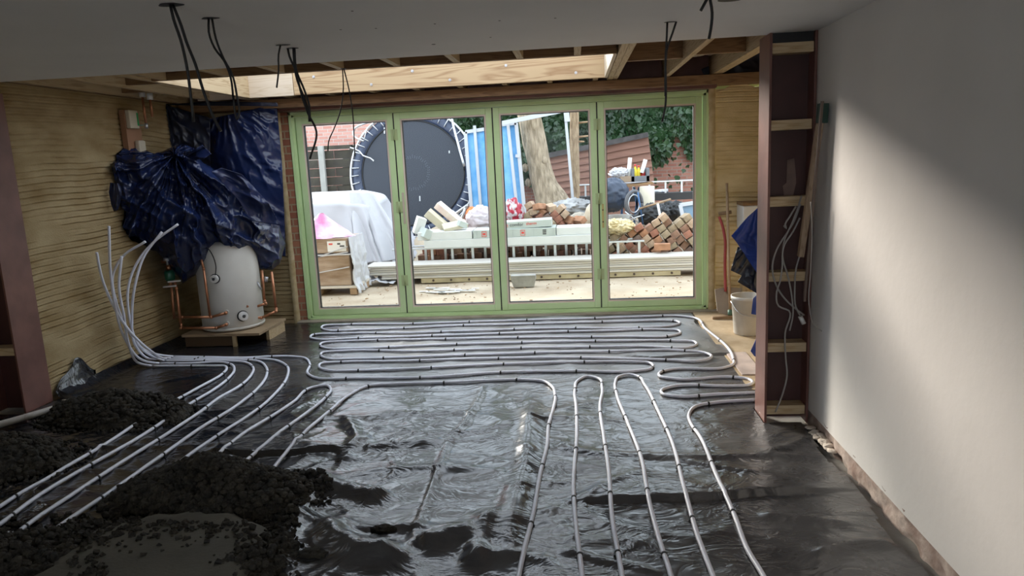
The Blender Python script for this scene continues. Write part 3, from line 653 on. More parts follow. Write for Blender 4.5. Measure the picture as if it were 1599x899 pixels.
# ================================================================== OUTSIDE
GR = mat('sandy_ground', (.34, .26, .18), .95, c2=(.50, .42, .32), scale=1.8, bump=.01, bscale=25, contrast=(.3, .7))
n = 160; A, B = np.meshgrid(np.linspace(-10, 9, n), np.linspace(7.55, 24, n))
struct(MB().grid(np.stack([A, B, -.012+.03*(fbm(A*2, B*2, 0, 4)-.5)*np.clip((B-7.6)*2, 0, 1)+np.maximum(.46*np.clip((B-10.95)/.5, 0, 1)*np.clip((A+3.0)/.4, 0, 1)*np.clip((13.9-B)/.6, .35, 1), .16*np.clip((B-13.2)/.4, 0, 1))], -1)).build('ground', GR))
mb = MB(); rr = random.Random(8)
for i in range(260):
    x = rr.uniform(-3.2, 1.8); y = rr.uniform(7.9, 9.5); s_ = rr.choice((.005, .007, .010, .013))
    mb.box((x, y, .008), (s_*rr.uniform(1, 3), s_, s_*.7), Euler((0, 0, rr.random()*3)).to_matrix())
tag(mb.build('wood_chips', mat('wood_chip', (.30, .20, .12), .9, var=.5, scale=20)), 'scattered wood chips and grit on the sandy ground outside', 'debris', kind='stuff')
mb = MB()
for i in range(16):
    q = at(690+rr.gauss(0, 18), 452+rr.uniform(-3, 6), 9); q = fl(690+rr.gauss(0, 22), 454+rr.uniform(-4, 4)); mb.box((q.x, q.y, .006), (rr.uniform(.08, .3), rr.uniform(.02, .05), .006), Euler((0, 0, rr.gauss(0, .15))).to_matrix())
tag(mb.build('white_splash', mat('white_dust', (.7, .7, .7), .8)), 'flat white splash of plaster dust on the ground outside', 'plaster splash', kind='stuff')
# --- timber ladder lying flat and the boards on it
YS = 9.62
t = thing('wooden_ladder', (-.3, YS+.15, 0), 'weathered wooden ladder lying flat under the white boards', 'ladder')
for yy in (YS-.02, YS+.36): MB().bb(-2.15, 1.32, yy-.02, yy+.02, .0, .065).build('stile', mat('grey_beige_wood', (.40, .34, .22), .8, var=.15), t, bev=.004)
for k in range(14):
    x = -1.98+k*.245
    MB().cyl((x, YS-.045, .034), (x, YS+.385, .034), .016, n=10).build('rung', mat('dark_rung', (.06, .04, .03), .8), t)
ztop = at(700, 411, YS).z; nb = 6; hb_ = (ztop-.068)/nb
ordn = ['lowest', 'second from the bottom', 'third from the bottom', 'third from the top', 'second from the top', 'topmost']
for k in range(nb):
    o = MB().bb(-2.9+R.uniform(-.05, .07)+(.25 if k < 2 else 0), 2.3, YS-.04+R.uniform(-.012, .012), YS+.40, .068+k*hb_, .068+(k+1)*hb_-.004).build('white_board', mat('white_primed_board%d' % (k % 2), (.52-.05*(k % 2), .49-.05*(k % 2), .45-.05*(k % 2)), .6, var=.06, stretch=(1, 12, 12), scale=4), bev=.003)
    tag(o, 'long whitish board, %s of the stack outside the doors' % ordn[k], 'board', 'whitish boards stacked outside the doors')
# --- concrete block
q = fl(819, 447); P = [(-.135, .0), (.125, .0), (.15, .10), (.15, .15), (-.17, .15), (-.165, .10)]
tag(MB().prism([(q.x+a, q.y-.06, b) for a, b in P], (0, .14, 0)).build('concrete_block', mat('concrete_kerb', (.30, .29, .27), .9, var=.15, scale=9, bump=.004), bev=.006), 'grey concrete kerb block standing on the ground before the boards', 'block')
# --- two aluminium ladders on edge
def ladder(name, x0, x1, y, z0, z1, label, m, off=.1, sp=.29, rw=.034, side=.022, d=.065):
    t = thing(name, ((x0+x1)/2, y, z0), label, 'ladder')
    for z in (z0, z1-side): MB().bb(x0, x1, y-d/2, y+d/2, z, z+side).build('stile', m, t, bev=.003)
    x = x0+off
    while x < x1-.03:
        MB().bb(x-rw/2, x+rw/2, y-.014, y+.014, z0+side, z1-side).build('rung', m, t); x += sp
    return t
zr = at(800, 382, 10.08).z; xa = at(640, 390, 10.08).x-.25; xb = at(1006, 374, 10.08).x
ladder('aluminium_ladder', xa, xb, 10.08, zr-.36, zr, 'front aluminium ladder resting on its side behind the boards', M_alu, .28)
ladder('aluminium_ladder', xa+.1, xb-.02, 10.3, zr-.34, zr+.01, 'rear aluminium ladder on its side tight behind the front one', M_alu, .33)
MB_pad = MB().bb(xa+.05, xb-.5, 10.02, 10.36, zr-.42, zr-.36); tag(MB_pad.build('timber_bearer', M_brown), 'brown timber bearer under the pair of aluminium ladders', 'timber')
# --- insulation boards
M_foam = mat('white_foam_board', (.60, .61, .59), .7, var=.03); M_foamy = mat('cream_foam', (.50, .45, .34), .8, var=.05)
M_print = mat('printed_foil', (.42, .46, .43), .45, var=.05); M_rink = mat('red_ink', (.6, .06, .05), .6); M_bink = mat('black_ink', (.05, .05, .05), .6)
def box_px(name, pxs, Y, dep, m, label, cat, rot=0, **k):
    (x0, y0), (x1, y1) = pxs; a = at(x0, y1, Y); b = at(x1, y0, Y); c = (a+b)/2
    t = thing(name, (c.x, Y+dep/2, min(a.z, b.z)), label, cat)
    L = abs(b.x-a.x); h = abs(b.z-a.z)
    MB().box((0, 0, h/2), (L, dep, h)).build('board_body', m, t, local=True, bev=.004); t.rotation_euler = (0, -rot, 0)
    return t, L, h
t1, L1, h1 = box_px('insulation_board', ((662, 369), (949, 378)), 10.0, .45, M_foam, 'longest white foam board lying across the two aluminium ladders', 'insulation board')
zz = zr+.004
def brd(x0, x1, y0, dep, z0, z1, m, label, rot=0):
    c = ((x0+x1)/2, y0+dep/2, z0); t = thing('insulation_board', c, label, 'insulation board', 'white insulation boards on the ladders'); t.rotation_euler = (0, -rot, 0)
    MB().box((0, 0, (z1-z0)/2), (x1-x0, dep, z1-z0)).build('board_body', m, t, local=True, bev=.004); return t
for o in list(t1.children): bpy.data.objects.remove(o)
bpy.data.objects.remove(t1)
X_ = lambda px, py=370, Y=10.0: at(px, py, Y).x
Z_ = lambda px, py, Y=10.0: at(px, py, Y).z
za = zr+.002; zb = za+.11; zc = zb+.115; zd = zc+.10
brd(X_(662), X_(949), 9.98, .50, za, zb, M_foam, 'longest white foam board lying directly on the two ladders')
tb = brd(X_(652), X_(737), 10.0, .45, zb+.002, zc, M_foam, 'plain white foam board at the left end of the second layer')
tp_ = brd(X_(739), X_(868), 10.0, .45, zb+.002, zc, M_print, 'foil faced foam board printed with red and black squares')
brd(X_(869), X_(948), 10.03, .42, zb+.002, zc-.01, M_foam, 'plain white foam board at the right end of the second layer')
tq_ = brd(X_(778), X_(862), 10.05, .38, zc+.002, zd, M_print, 'foil faced foam board at the top left with slanting red and black lettering', rot=.03)
def mark(parent, w, h, x, z, m, name, y=-.2265):
    o = MB().box((x, y, z), (w, .002, h)).build(name, m, parent, local=True); return o
for k, x in enumerate((-.42, .12, .42, -.15)):
    if k in (0, 1):
        for dx, dz, w_, h_ in ((-.03, 0, .006, .075), (.03, 0, .006, .075), (0, .035, .06, .006), (0, -.035, .06, .006), (0, 0, .035, .03)):
            mark(tp_, w_, h_, x+dx, .057+dz, M_rink, 'red_print')
    else:
        for dz in (-.025, 0, .025): mark(tp_, .05, .016, x, .057+dz, M_bink, 'black_print')
for x in (-.52, -.28, -.02, .27, .54): mark(tp_, .003, .1, x, .057, mat('grey_ink', (.35, .38, .38), .6), 'print_line')
def ltext(parent, body, size, x, z, y, m):
    c = bpy.data.curves.new('lettering', 'FONT'); c.body = body; c.size = size; c.align_x = 'LEFT'; c.align_y = 'CENTER'; c.extrude = .001; c.materials.append(m)
    tmp = bpy.data.objects.new('tmp', c); COL.objects.link(tmp); bpy.context.view_layer.update(); me = bpy.data.meshes.new_from_object(tmp); bpy.data.objects.remove(tmp)
    o = bpy.data.objects.new('lettering', me); COL.objects.link(o); o.parent = parent; o.location = (x, y, z); o.rotation_euler = (math.pi/2, 0, 0)
ltext(tq_, 'e', .08, -.27, .055, -.192, M_rink); ltext(tq_, 'comfor', .065, -.21, .055, -.192, M_bink); ltext(tq_, 'therm', .06, .02, .058, -.192, M_rink)
# loose foam offcuts
def chunk(px, py, Y, d, rot, label, m=M_foamy, base=None):
    q = at(px, py, Y); t = MB().box((0, 0, 0), d).build('foam_offcut', m, None, local=True, bev=.006); t.location = q; t.rotation_euler = rot
    tag(t, label, 'foam offcut', 'broken foam offcuts on the boards'); return t
chunk(684, 345, 10.35, (.40, .16, .11), (.2, .75, .1), 'cream foam offcut leaning diagonally, second from the trampoline foot')
q = chunk(700, 333, 10.5, (.42, .14, .10), (.2, .72, -.1), 'pink printed foam offcut leaning highest over the others', mat('pink_printed_foam', (.62, .47, .44), .7, c2=(.7, .62, .55), scale=10))
chunk(655, 352, 10.2, (.13, .16, .24), (.1, .35, .4), 'upright block of white foam at the left end of the offcuts', M_foam)
chunk(664, 364, 10.05, (.11, .2, .13), (.1, .5, .7), 'small pale green foam cube below the upright block', M_print)
chunk(710, 352, 10.2, (.34, .24, .05), (.25, -.15, .3), 'flat cream foam slab tipped over the boards')
chunk(722, 350, 10.15, (.13, .10, .08), (.1, .4, .6), 'small pale foam wedge at the right end of the offcuts', M_print)
# --- heap of bagged stuff
def bagblob(name, px, py, Y, rx, rz, m, label, cat, seed, amp=.22, ry=None, fr=2.4):
    q = at(px, py, Y); mb = MB(); blob(mb, (q.x, q.y, q.z), (rx, ry or rx*.8, rz), seed, amp, fr, 40, lambda x, y, z, s: .5*fbm(x, y, z, s)+.5*ridge(x*1.5, y*1.5, z*1.5, s, 2, 3)); return tag(mb.build(name, m), label, cat)
M_pinkw = mat('pinkish_white_plastic', (.48, .40, .42), .4, c2=(.60, .54, .58), scale=7)
M_redw = mat('red_and_white_plastic', (.40, .01, .04), .35, c2=(.58, .52, .56), scale=9, contrast=(.47, .53), bump=.01, stretch=(1.6, 1, 1))
bagblob('plastic_bag', 752, 344, 10.75, .24, .21, M_pinkw, 'pinkish white plastic bag bulging behind the foam boards', 'bag', 3)
bagblob('plastic_bag', 800, 333, 10.8, .17, .22, M_redw, 'crumpled red and white plastic bag beside the brick heap', 'bag', 5, .28)
bagblob('insulation_wool', 962, 354, 10.35, .26, .11, mat('yellow_wool', (.55, .42, .20), .9, c2=(.78, .68, .45), scale=12, bump=.02), 'yellow mineral wool lying on the right end of the ladders', 'insulation', 6, .3, fr=4)
bagblob('sheet_pile', 895, 326, 12.0, .38, .16, mat('grey_plastic', (.22, .22, .22), .5, c2=(.38, .38, .38), scale=6), 'grey plastic sheeting heaped under the thin trunk', 'plastic sheet', 7, .35)
bagblob('rubble_sack', 905, 345, 11.6, .18, .14, mat('beige_sack', (.45, .40, .33), .8, var=.15), 'small beige sack of rubble behind the bricks', 'sack', 8, .2)
bagblob('soft_tub', 926, 339, 11.3, .13, .22, mat('cream_tub', (.62, .52, .38), .6), 'cream tub half hidden behind the middle door stile', 'tub', 9, .08)
bagblob('refuse_bag', 956, 304, 11.6, .27, .27, mat('blue_black_bag', (.035, .05, .085), .35, bump=.012, bscale=9), 'bulging dark blue refuse bag behind the right hand door pane', 'bag', 12, .14)
# --- bricks
BT = [mat('brick_face_%d' % i, c, .85, var=.22, scale=9, bump=.003) for i, c in enumerate([(.30, .13, .085), (.36, .18, .10), (.24, .135, .09), (.30, .23, .15), (.15, .10, .08), (.40, .28, .19)])]
BN = ['orange red', 'light orange', 'brown', 'yellowish buff', 'dark sooty brown', 'pale tan']
protoB = []
for i, m_ in enumerate(BT):
    o = MB().box((0, 0, 0), (.112, .215, .088)).build('brick', m_, None, local=True, bev=.006)
    COL.objects.unlink(o); protoB.append(o)
def inpoly(x, z, P):
    c = False; n = len(P)
    for i in range(n):
        (x1, z1), (x2, z2) = P[i], P[i-1]
        if (z1 > z) != (z2 > z) and x < (x2-x1)*(z-z1)/(z2-z1)+x1: c = not c
    return c
def pile(poly_px, Y, ang, sx, sz, group, where, weights, jit=.12, flat=False, seed=0, dy=0):
    rr = random.Random(seed); P = [(at(a, b, Y).x, max(at(a, b, Y).z, -.5)) for a, b in poly_px]
    cx_ = sum(p[0] for p in P)/len(P); c_, s_ = math.cos(ang), math.sin(ang); n = 0
    for i in range(-16, 17):
        for j in range(-14, 15):
            u = i*sx+(.5*sx if j % 2 and flat else 0); v = j*sz
            x = cx_+u*c_-v*s_; z = .4+u*s_+v*c_
            if z < .05 or not inpoly(x, z, P): continue
            k = rr.choices(range(6), weights)[0]; o = protoB[k].copy(); COL.objects.link(o)
            o.location = (x+rr.gauss(0, .006), Y+rr.gauss(0, .035)+dy+(z*.12), z+rr.gauss(0, .005))
            o.rotation_euler = (rr.gauss(0, jit*.5), -ang+rr.gauss(0, jit), rr.gauss(0, jit))
            fx = (x-min(p[0] for p in P))/(max(p[0] for p in P)-min(p[0] for p in P)); fz = (z-.1)/(max(p[1] for p in P)-.1)
            pos = ('top' if fz > .72 else 'middle' if fz > .36 else 'foot')+' '+('far left' if fx < .2 else 'left' if fx < .4 else 'centre' if fx < .6 else 'right' if fx < .8 else 'far right')
            tag(o, '%s brick at the %s %s' % (BN[k], pos, where), 'brick', 'bricks '+where); n += 1
    return n
pile([(940, 420), (955, 372), (985, 352), (1005, 352), (1022, 346), (1040, 336), (1052, 340), (1072, 340), (1100, 345), (1105, 420)], 10.3, .62, .122, .096, 'r', 'of the pile behind the right pane', (4, 2, 4, 5, 2, 3), .10, seed=3)
pile([(818, 384), (816, 345), (822, 322), (842, 318), (868, 322), (890, 328), (905, 345), (915, 384)], 10.75, .55, .124, .098, 'm', 'of the heap below the big tree', (4, 5, 2, 1, 1, 3), .28, seed=5)
pile([(655, 420), (655, 386), (945, 374), (945, 412)], 10.62, .0, .122, .093, 'b', 'of the rows behind the ladder rungs', (3, 1, 5, 2, 5, 1), .05, flat=True, seed=7)
o = protoB[1].copy(); COL.objects.link(o); o.location = at(1034, 385, 9.95); o.rotation_euler = (0, 0, 1.5); tag(o, 'single orange brick on top of the white boards at the right', 'brick')
# --- pallet of cartons under the white sheet
YP = 8.87; xl = -3.95; xr = at(555, 455, YP).x
t = thing('pallet', ((xl+xr)/2, YP+.3, 0), 'wooden pallet wrapped in film under the stacked cartons', 'pallet')
MB().bb(xl, xr+.03, YP-.02, YP+.62, .09, .12).build('deck', mat('pale_pallet', (.55, .50, .44), .8), t)
for x in (xl+.05, (xl+xr)/2, xr-.07): MB().bb(x, x+.09, YP, YP+.6, .0, .09).build('pallet_block', M_wood2, t, bev=.003)
zA = at(500, 396, YP).z; zB = at(500, 373, YP).z
M_cart = mat('film_wrapped_cardboard', (.20, .125, .075), .35, c2=(.36, .27, .20), scale=3, stretch=(1, 1, 4), bump=.006, bscale=10)
t = thing('carton', ((xl+xr)/2, YP+.28, .12), 'large brown carton wrapped in clear film on the pallet', 'carton')
MB().bb(xl, xr-.04, YP, YP+.58, .122, zA-.015).build('carton_body', M_cart, t, bev=.012)
MB().bb(xl, xr-.02, YP-.01, YP+.6, zA-.03, zA-.012).build('lid_flap', M_film, t, bev=.004)
for a, b in ((.20, .36), (.42, .55), (.30, .62)): MB().bar((xl, YP-.006, a), (xr-.05, YP-.006, b), .01, .012).build('strap', M_film, t)
t = thing('carton', ((xl+xr)/2, YP+.28, zA), 'upper carton with a printed white label on the pallet stack', 'carton')
MB().bb(xl, xr-.05, YP+.005, YP+.57, zA, zB).build('carton_body', M_cart, t, bev=.01)
a = at(512, 393, YP); b = at(540, 382, YP); MB().bb(a.x, b.x, YP-.002, YP+.004, zA+.02, zB-.035).build('printed_label', mat('paper_label', (.66, .64, .62), .6), t)
for dx, w_ in ((.02, .05), (.13, .04), (.16, .06)): MB().bb(a.x+dx, a.x+dx+w_, YP-.0035, YP-.0022, zB-.08-.03*(dx > .15), zB-.06-.03*(dx > .15)).build('label_print', M_bink if dx > .05 else M_rink, t)
# film hanging from the stack on its right
def drape(name, cx_, cy_, hx, hy, ztopf, zbot, m, label, seed, flare=.25, fold=.06, nf=11, cat='dust sheet', nT=260, nS=60, extra=None):
    T = np.linspace(0, 2*math.pi, nT, endpoint=False); Sx = np.linspace(0, 1, nS)
    P = np.zeros((nS, nT, 3))
    ct, st = np.cos(T), np.sin(T); pw = .35
    rx = np.sign(ct)*np.abs(ct)**pw; ry = np.sign(st)*np.abs(st)**pw
    for j, s_ in enumerate(Sx):
        if s_ < .4:
            k = s_/.4; x = cx_+hx*rx*k; y = cy_+hy*ry*k; z = ztopf(x, y)+.02*(fbm(x*4, y*4, 0, seed)-.5)
        else:
            k = (s_-.4)/.6; fo = fold*k**.7*(2*ridge(T*nf/6.283*1.0, k*1.2+0*T, 0, seed, 2, 1.5)-1)
            e = 1+0*T; fl_ = flare*k**1.3*(.6+.8*vn(T*2, 0*T, 0, seed+3))
            x = cx_+(hx+fl_+fo)*rx; y = cy_+(hy+fl_+fo)*ry
            zt = ztopf(cx_+hx*rx, cy_+hy*ry); zb_ = zbot+.05*(vn(T*3, 0*T, 0, seed+5)-.5); z = zt+(zb_-zt)*k-.02*(1-k)
        P[j] = np.stack([x+0*T, y+0*T, z+0*T], -1)
    P[0] = P[0].mean(0)
    return tag(MB().grid(P, closeu=True).build(name, m, solid=.004), label, cat)
zf = at(500, 318, 10.6).z
drape('dust_sheet', -4.05, 11.2, 1.0, .62, lambda x, y: zf+.13*np.clip((y-10.6)/1.2, 0, 1)-.10*np.clip((x+3.5)/.5, 0, 1), .10, M_sheet, 'large white dust sheet draped over a stack by the trampoline', 4, .42, .16, 17)
P0 = [at(583, 302, 10.7), at(608, 345, 10.5), at(632, 392, 10.3)]
# the sheet's long right hand wing sliding to the boards
A, V = np.meshgrid(np.linspace(0, 1, 60), np.linspace(0, 1, 60))
tl, tr_, bl, br = at(545, 300, 10.75), at(583, 301, 10.9), at(560, 412, 10.25), at(650, 402, 10.45)
P = np.zeros((60, 60, 3))
for c_i in range(3):
    P[..., c_i] = (tl[c_i]*(1-A)+tr_[c_i]*A)*(1-V)+(bl[c_i]*(1-A)+br[c_i]*A)*V
P[..., 1] -= .10*np.sin(A*14+V*1.5)*V**.6*.6+.05*ridge(A*5, V*1.2, 0, 5, 2)*V
tag(MB().grid(P).build('dust_sheet', M_sheet, solid=.004), 'right hand wing of white dust sheet falling in long folds to the boards', 'dust sheet')
drape('film_wrap', -3.62, YP+.28, .62, .28, lambda x, y: zB+.012+0*x, .30, M_film, 'clear white plastic film wrapped over the cartons on the pallet', 9, .03, .02, 23, 'plastic film') if False else None
q = at(505, 372, YP+.1)
n = 40; T = np.linspace(0, 2*math.pi, 60, endpoint=False); P = np.zeros((n, 60, 3))
for j in range(n):
    k = j/(n-1); r = .02+.33*k; zz_ = zB+.005+(.30)*(1-k)**1.2+.0
    P[j] = np.stack([q.x-.05+(r*1.15+.05*k*ridge(T*2, k*2+0*T, 0, 3, 2))*np.cos(T), YP+.25+(r*.75)*np.sin(T), zz_+.02*(fbm(T*3, k*6+0*T, 0, 2)-.5)], -1)
tag(MB().grid(P, closeu=True).build('plastic_bag', mat('pink_film', (.70, .16, .36), .3, c2=(.78, .60, .68), scale=5, bump=.012, bscale=10)), 'bright pink plastic bag peaked on top of the upper carton', 'bag')
A, V = np.meshgrid(np.linspace(0, 1, 50), np.linspace(0, 1, 50))
xr_ = xr-.04
P = np.stack([xr_+.02+.10*V*ridge(A*4, V*3, 0, 3, 3)+.03*np.sin(A*20)*V, YP-.03+A*.6, (zB+.01)*(1-V)+.02*V], -1)
tag(MB().grid(P).build('film_wrap', M_film, solid=.003), 'torn clear film hanging off the right side of the carton stack', 'plastic film')
A, V = np.meshgrid(np.linspace(0, 1, 50), np.linspace(0, 1, 30))
a = fl(563, 445); P = np.stack([a.x+A*.50, a.y-.15+V*.4, .03+.11*ridge(A*3, V*2, 0, 6, 2)*(1-A*.6)], -1)
tag(MB().grid(P).build('cloth_scrap', M_sheet, solid=.004), 'scrap of white cloth crumpled on the ground beside the pallet', 'cloth')

# --- trampoline leaning upright
q = at(645, 270, 14.0); t = thing('trampoline', q, 'big round trampoline with dark mat standing on edge against the wall', 'trampoline', rot=(-.14, 0, 0))
M_tm = mat('trampoline_mat', (.022, .028, .042), .5); M_pad = mat('dark_blue_pad', (.04, .055, .10), .4, bump=.02, bscale=8)
def ringtube(R_, r, n=72, y=0.): return [(R_*math.cos(a), y, R_*math.sin(a)) for a in [i*2*math.pi/n for i in range(n+1)]]
mb = MB(); mb.prism([(1.01*math.cos(i*math.pi/36), 0, 1.01*math.sin(i*math.pi/36)) for i in range(72)], (0, .012, 0)); mb.build('jumping_mat', M_tm, t, local=True)
n = 200; T = np.linspace(0, 2*math.pi, n, endpoint=False); P = np.zeros((8, n, 3))
for j in range(8):
    k = j/7; rr_ = 1.005+.205*k; bul = .05*math.sin(k*math.pi)*(.6+.8*vn(T*9, k*2+0*T, 0, 2))
    P[j] = np.stack([rr_*np.cos(T), .02-bul, rr_*np.sin(T)], -1)
MB().grid(P, closeu=True).build('edge_pad', M_pad, t, local=True)
MB().tube(ringtube(1.235, .02), .022, 10).build('frame_ring', M_steel, t, local=True)
MB().tube(ringtube(1.005, .02, y=-.012), .012, 8).build('mat_seam', M_black, t, local=True)
for k in range(48):
    a = k*2*math.pi/48; MB().tube([(1.06*math.cos(a), -.05, 1.06*math.sin(a)), (1.225*math.cos(a+.015), -.04, 1.225*math.sin(a+.015))], .010, 6).build('spring', M_steel, t, local=True)
mb = MB()
for k in range(44):
    a = k*2*math.pi/44
    for s_ in range(2):
        rr_ = .285+.03*s_+.012*((k*7) % 3); mb.box((rr_*math.cos(a), -.003, rr_*math.sin(a)), (.018, .002, .010), Matrix.Rotation(-a+.5*(k % 3), 3, 'Y'))
mb.build('printed_ring', mat('faded_print', (.13, .15, .18), .6), t, local=True)
for px, py, h_ in ((598, 203, .12), (657, 310, .10), (701, 237, .05)):
    p = at(px, py, 14)-q; MB().box((p.x, -.012, p.z), (.022, .004, h_)).build('slot', mat('bright_slot', (.6, .62, .65), .5), t, local=True)
def pol(pts, r=.018, name='enclosure_pole'): MB().tube(smooth([at(a, b, 13.8)-q for a, b in pts], .08), r, 8).build(name, M_steel, t, local=True)
pol([(702, 150), (703, 180), (714, 225), (725, 262)], .024)
pol([(612, 160), (580, 188), (549, 207), (550, 214), (566, 222)]); pol([(566, 222), (572, 200), (585, 187), (575, 180)], .01)
pol([(545, 232), (560, 238), (566, 245), (583, 253), (582, 254)], .014); pol([(700, 345), (718, 332), (732, 322)], .03, 'frame_leg'); pol([(698, 352), (722, 344), (727, 326)], .03, 'frame_leg')
bagblob('orange_tub', 737, 338, 12.4, .11, .17, M_orange, 'orange plastic tub beside the trampoline foot', 'tub', 4, .1)
tag(MB().tube([at(741, 300, 13), at(743, 362, 13)], .05, 10).build('orange_post', M_orange), 'orange plastic post behind the trampoline rim', 'post')
# --- blue filmed glazing frames
M_blue = mat('light_blue_film', (.10, .36, .72), .45, c2=(.22, .52, .85), scale=4, bump=.01, bscale=9); M_upvc = mat('white_frame', (.48, .50, .54), .4)
def frame_px(c4, Y, label, mull=None):
    P = [at(a, b, Y) for a, b in c4]; t = thing('glazing_frame', (P[2]+P[3])/2, label, 'window frame')
    for i in range(4): MB().bar(P[i], P[(i+1) % 4], .06, .07, (0, 1, 0)).build('frame_bar', M_upvc, t)
    MB().prism([p+Vector((0, .02, 0)) for p in P], (0, .02, 0)).build('blue_film', M_blue, t)
    if mull: 
        for a, b in mull: MB().bar(at(*a, Y-.03), at(*b, Y-.03), .05, .05, (0, 1, 0)).build('mullion', M_upvc, t)
    return t
frame_px([(727, 206), (776, 199), (784, 360), (739, 360)], 12.9, 'tall white frame with blue film right beside the trampoline', [((741, 196), (752, 340))])
frame_px([(771, 196), (806, 192), (822, 360), (785, 360)], 12.6, 'tall white frame with blue film standing against the big tree trunk', [((793, 192), (808, 330)), ((805, 243), (812, 244))])
t = thing('gutter_frame', at(884, 330, 12.4), 'white horizontal rail and thin pole in front of the big tree', 'frame')
MB().bar(at(776, 194, 12.4), at(886, 171, 12.4), .05, .07).build('rail', M_upvc, t); MB().bar(at(882, 170, 12.4), at(899, 362, 12.4), .045, .045, (0, 1, 0)).build('pole', M_upvc, t)
MB().bar(at(884, 172, 12.38), at(886, 190, 12.38), .09, .06, (0, 1, 0)).build('bracket', M_upvc, t)
# --- trees
def trunk(tr, Y, label, m, seed, name='tree_trunk', knots=0):
    C_ = [at(a, b, Y) for a, b, _ in tr]; Rr = [r for _, _, r in tr]
    mbl = smooth(C_, .05); n = 36; P = np.zeros((len(mbl), n, 3)); zs = [p.z for p in C_]
    T = np.linspace(0, 2*math.pi, n, endpoint=False)
    for j, p in enumerate(mbl):
        r = np.interp(-p.z, [-z for z in zs], Rr) if zs[0] > zs[-1] else np.interp(p.z, zs, Rr)
        rr_ = r*(1+.10*(fbm(np.cos(T)*2+5, np.sin(T)*2+5, p.z*2, seed)-.5)*2+.05*ridge(T*6, p.z*3+0*T, 0, seed, 2))
        P[j] = np.stack([p.x+rr_*np.cos(T), p.y+rr_*np.sin(T), p.z+0*T], -1)
    t = thing(name, (C_[-1].x, Y, 0), label, 'tree')
    MB().grid(P, closeu=True).build('trunk', m, t); return t
M_bark = mat('grey_bark', (.20, .155, .10), .95, c2=(.42, .34, .24), scale=7, stretch=(3, 3, .7), bump=.03, bscale=14)
t = trunk([(815, 60, .18), (826, 175, .19), (833, 215, .205), (842, 255, .20), (850, 285, .225), (862, 310, .29), (870, 330, .36), (873, 390, .42)], 12.9, 'thick pale tree trunk leaning left in front of the ivy', M_bark, 3)
for a, b in ((817, 212), (818, 262), (822, 285), (852, 250)):
    p = at(a, b, 12.9); mb = MB(); blob(mb, (p.x+(.03 if a < 830 else -.03), p.y-.05*(a > 830)-.1*(a > 830), p.z), (.06, .06, .07), a, .3, 3, 12); mb.build('knot', M_bark, t)
t = trunk([(896, 60, .075), (897, 165, .078), (897, 230, .085), (898, 300, .09), (898, 362, .10)], 13.6, 'thin upright tree trunk right of the white pole', mat('brown_bark', (.22, .15, .09), .95, c2=(.40, .30, .19), scale=8, stretch=(3, 3, .8), bump=.02), 5)
for a, b, c_, d_ in ((902, 192, 919, 190), (902, 214, 920, 212), (902, 221, 912, 221)): MB().cyl(at(a, b, 13.6), at(c_, d_, 13.5), .022, .012, 8).build('branch_stub', M_wood2, t)
# --- shed panel
PL, PR_ = (838, 249), (1012, 213); QL, QR = (838, 368), (1030, 350); YF = 15.2
t = thing('lap_fence_panel', at(930, 330, YF), 'tilted reddish brown lap board panel with a dark top behind the trees', 'fence')
nbd = 12; M_lap = mat('red_brown_board', (.16, .08, .058), .85, c2=(.24, .125, .09), scale=3, stretch=(.4, 1, 6))
for k in range(nbd):
    f0, f1 = k/nbd, (k+1)/nbd; L = lambda f: at(PL[0]+(QL[0]-PL[0])*f, PL[1]+(QL[1]-PL[1])*f, YF); Rr_ = lambda f: at(PR_[0]+(QR[0]-PR_[0])*f, PR_[1]+(QR[1]-PR_[1])*f, YF)
    a, b, c_, d_ = L(f0), Rr_(f0), Rr_(f1+.01), L(f1+.01); o_ = Vector((0, -.04, 0))
    MB().add([a, b, c_+o_, d_+o_, a+Vector((0, .02, 0)), b+Vector((0, .02, 0)), c_+Vector((0, 0, 0)), d_+Vector((0, 0, 0))], [(0, 3, 2, 1), (4, 5, 6, 7), (0, 1, 5, 4), (3, 7, 6, 2), (0, 4, 7, 3), (1, 2, 6, 5)]).build('lap_board', M_lap, t)
MB().bar(at(836, 247, YF-.05), at(1012, 210, YF-.05), .08, .10, (0, 0, 1)).build('felt_capping', mat('dark_felt', (.06, .055, .055), .9, var=.3, scale=12), t)
# --- ivy and back wall
struct(MB().bb(-3.4, 8, 17.2, 17.5, -.1, 3.5).build('wall_garden', brickmat('garden_brick', (.30, .12, .09), (.40, .19, .14), (.34, .27, .23))))
struct(MB().bb(-12, -3.0, 16.4, 16.7, -.1, 3.3).build('wall_neighbour', brickmat('neighbour_brick', (.52, .24, .19), (.62, .34, .28), (.58, .48, .43))))
rr = random.Random(2); V_, Fc, = [], []
N = 17000; shp = [(0, 0), (.38, .10), (.5, .42), (.22, .62), (0, 1), (-.22, .62), (-.5, .42), (-.38, .10)]
mb = MB()
for i in range(N):
    x = rr.uniform(-3.3, 4.2); z = rr.uniform(.7, 3.5); lim = 1.15+.35*math.sin(x*2.1)+.25*math.sin(x*5)
    if x > 1.7: lim = 1.25+.75*min(1, (x-1.7)/.5)*(.6+.4*math.sin(x*9))
    if z < lim and rr.random() < .96: continue
    d = .28+.22*math.sin(x*2.3+1)*math.sin(z*2.9)+.12*math.sin(x*6+z*5)
    y = 17.15-d*rr.uniform(.75, 1.05)-.05; s_ = rr.uniform(.09, .15)
    rot = Euler((rr.gauss(.35, .35), rr.gauss(0, .5), rr.gauss(0, .5))).to_matrix()
    mb.add([rot @ Vector((a*s_, -.12*abs(a)*s_, -b*s_))+Vector((x, y, z)) for a, b in shp], [(0, 1, 2, 3, 4), (0, 4, 5, 6, 7)])
t = thing('ivy_hedge', (0, 17, 0), 'dense dark green ivy covering the back garden wall', 'ivy')
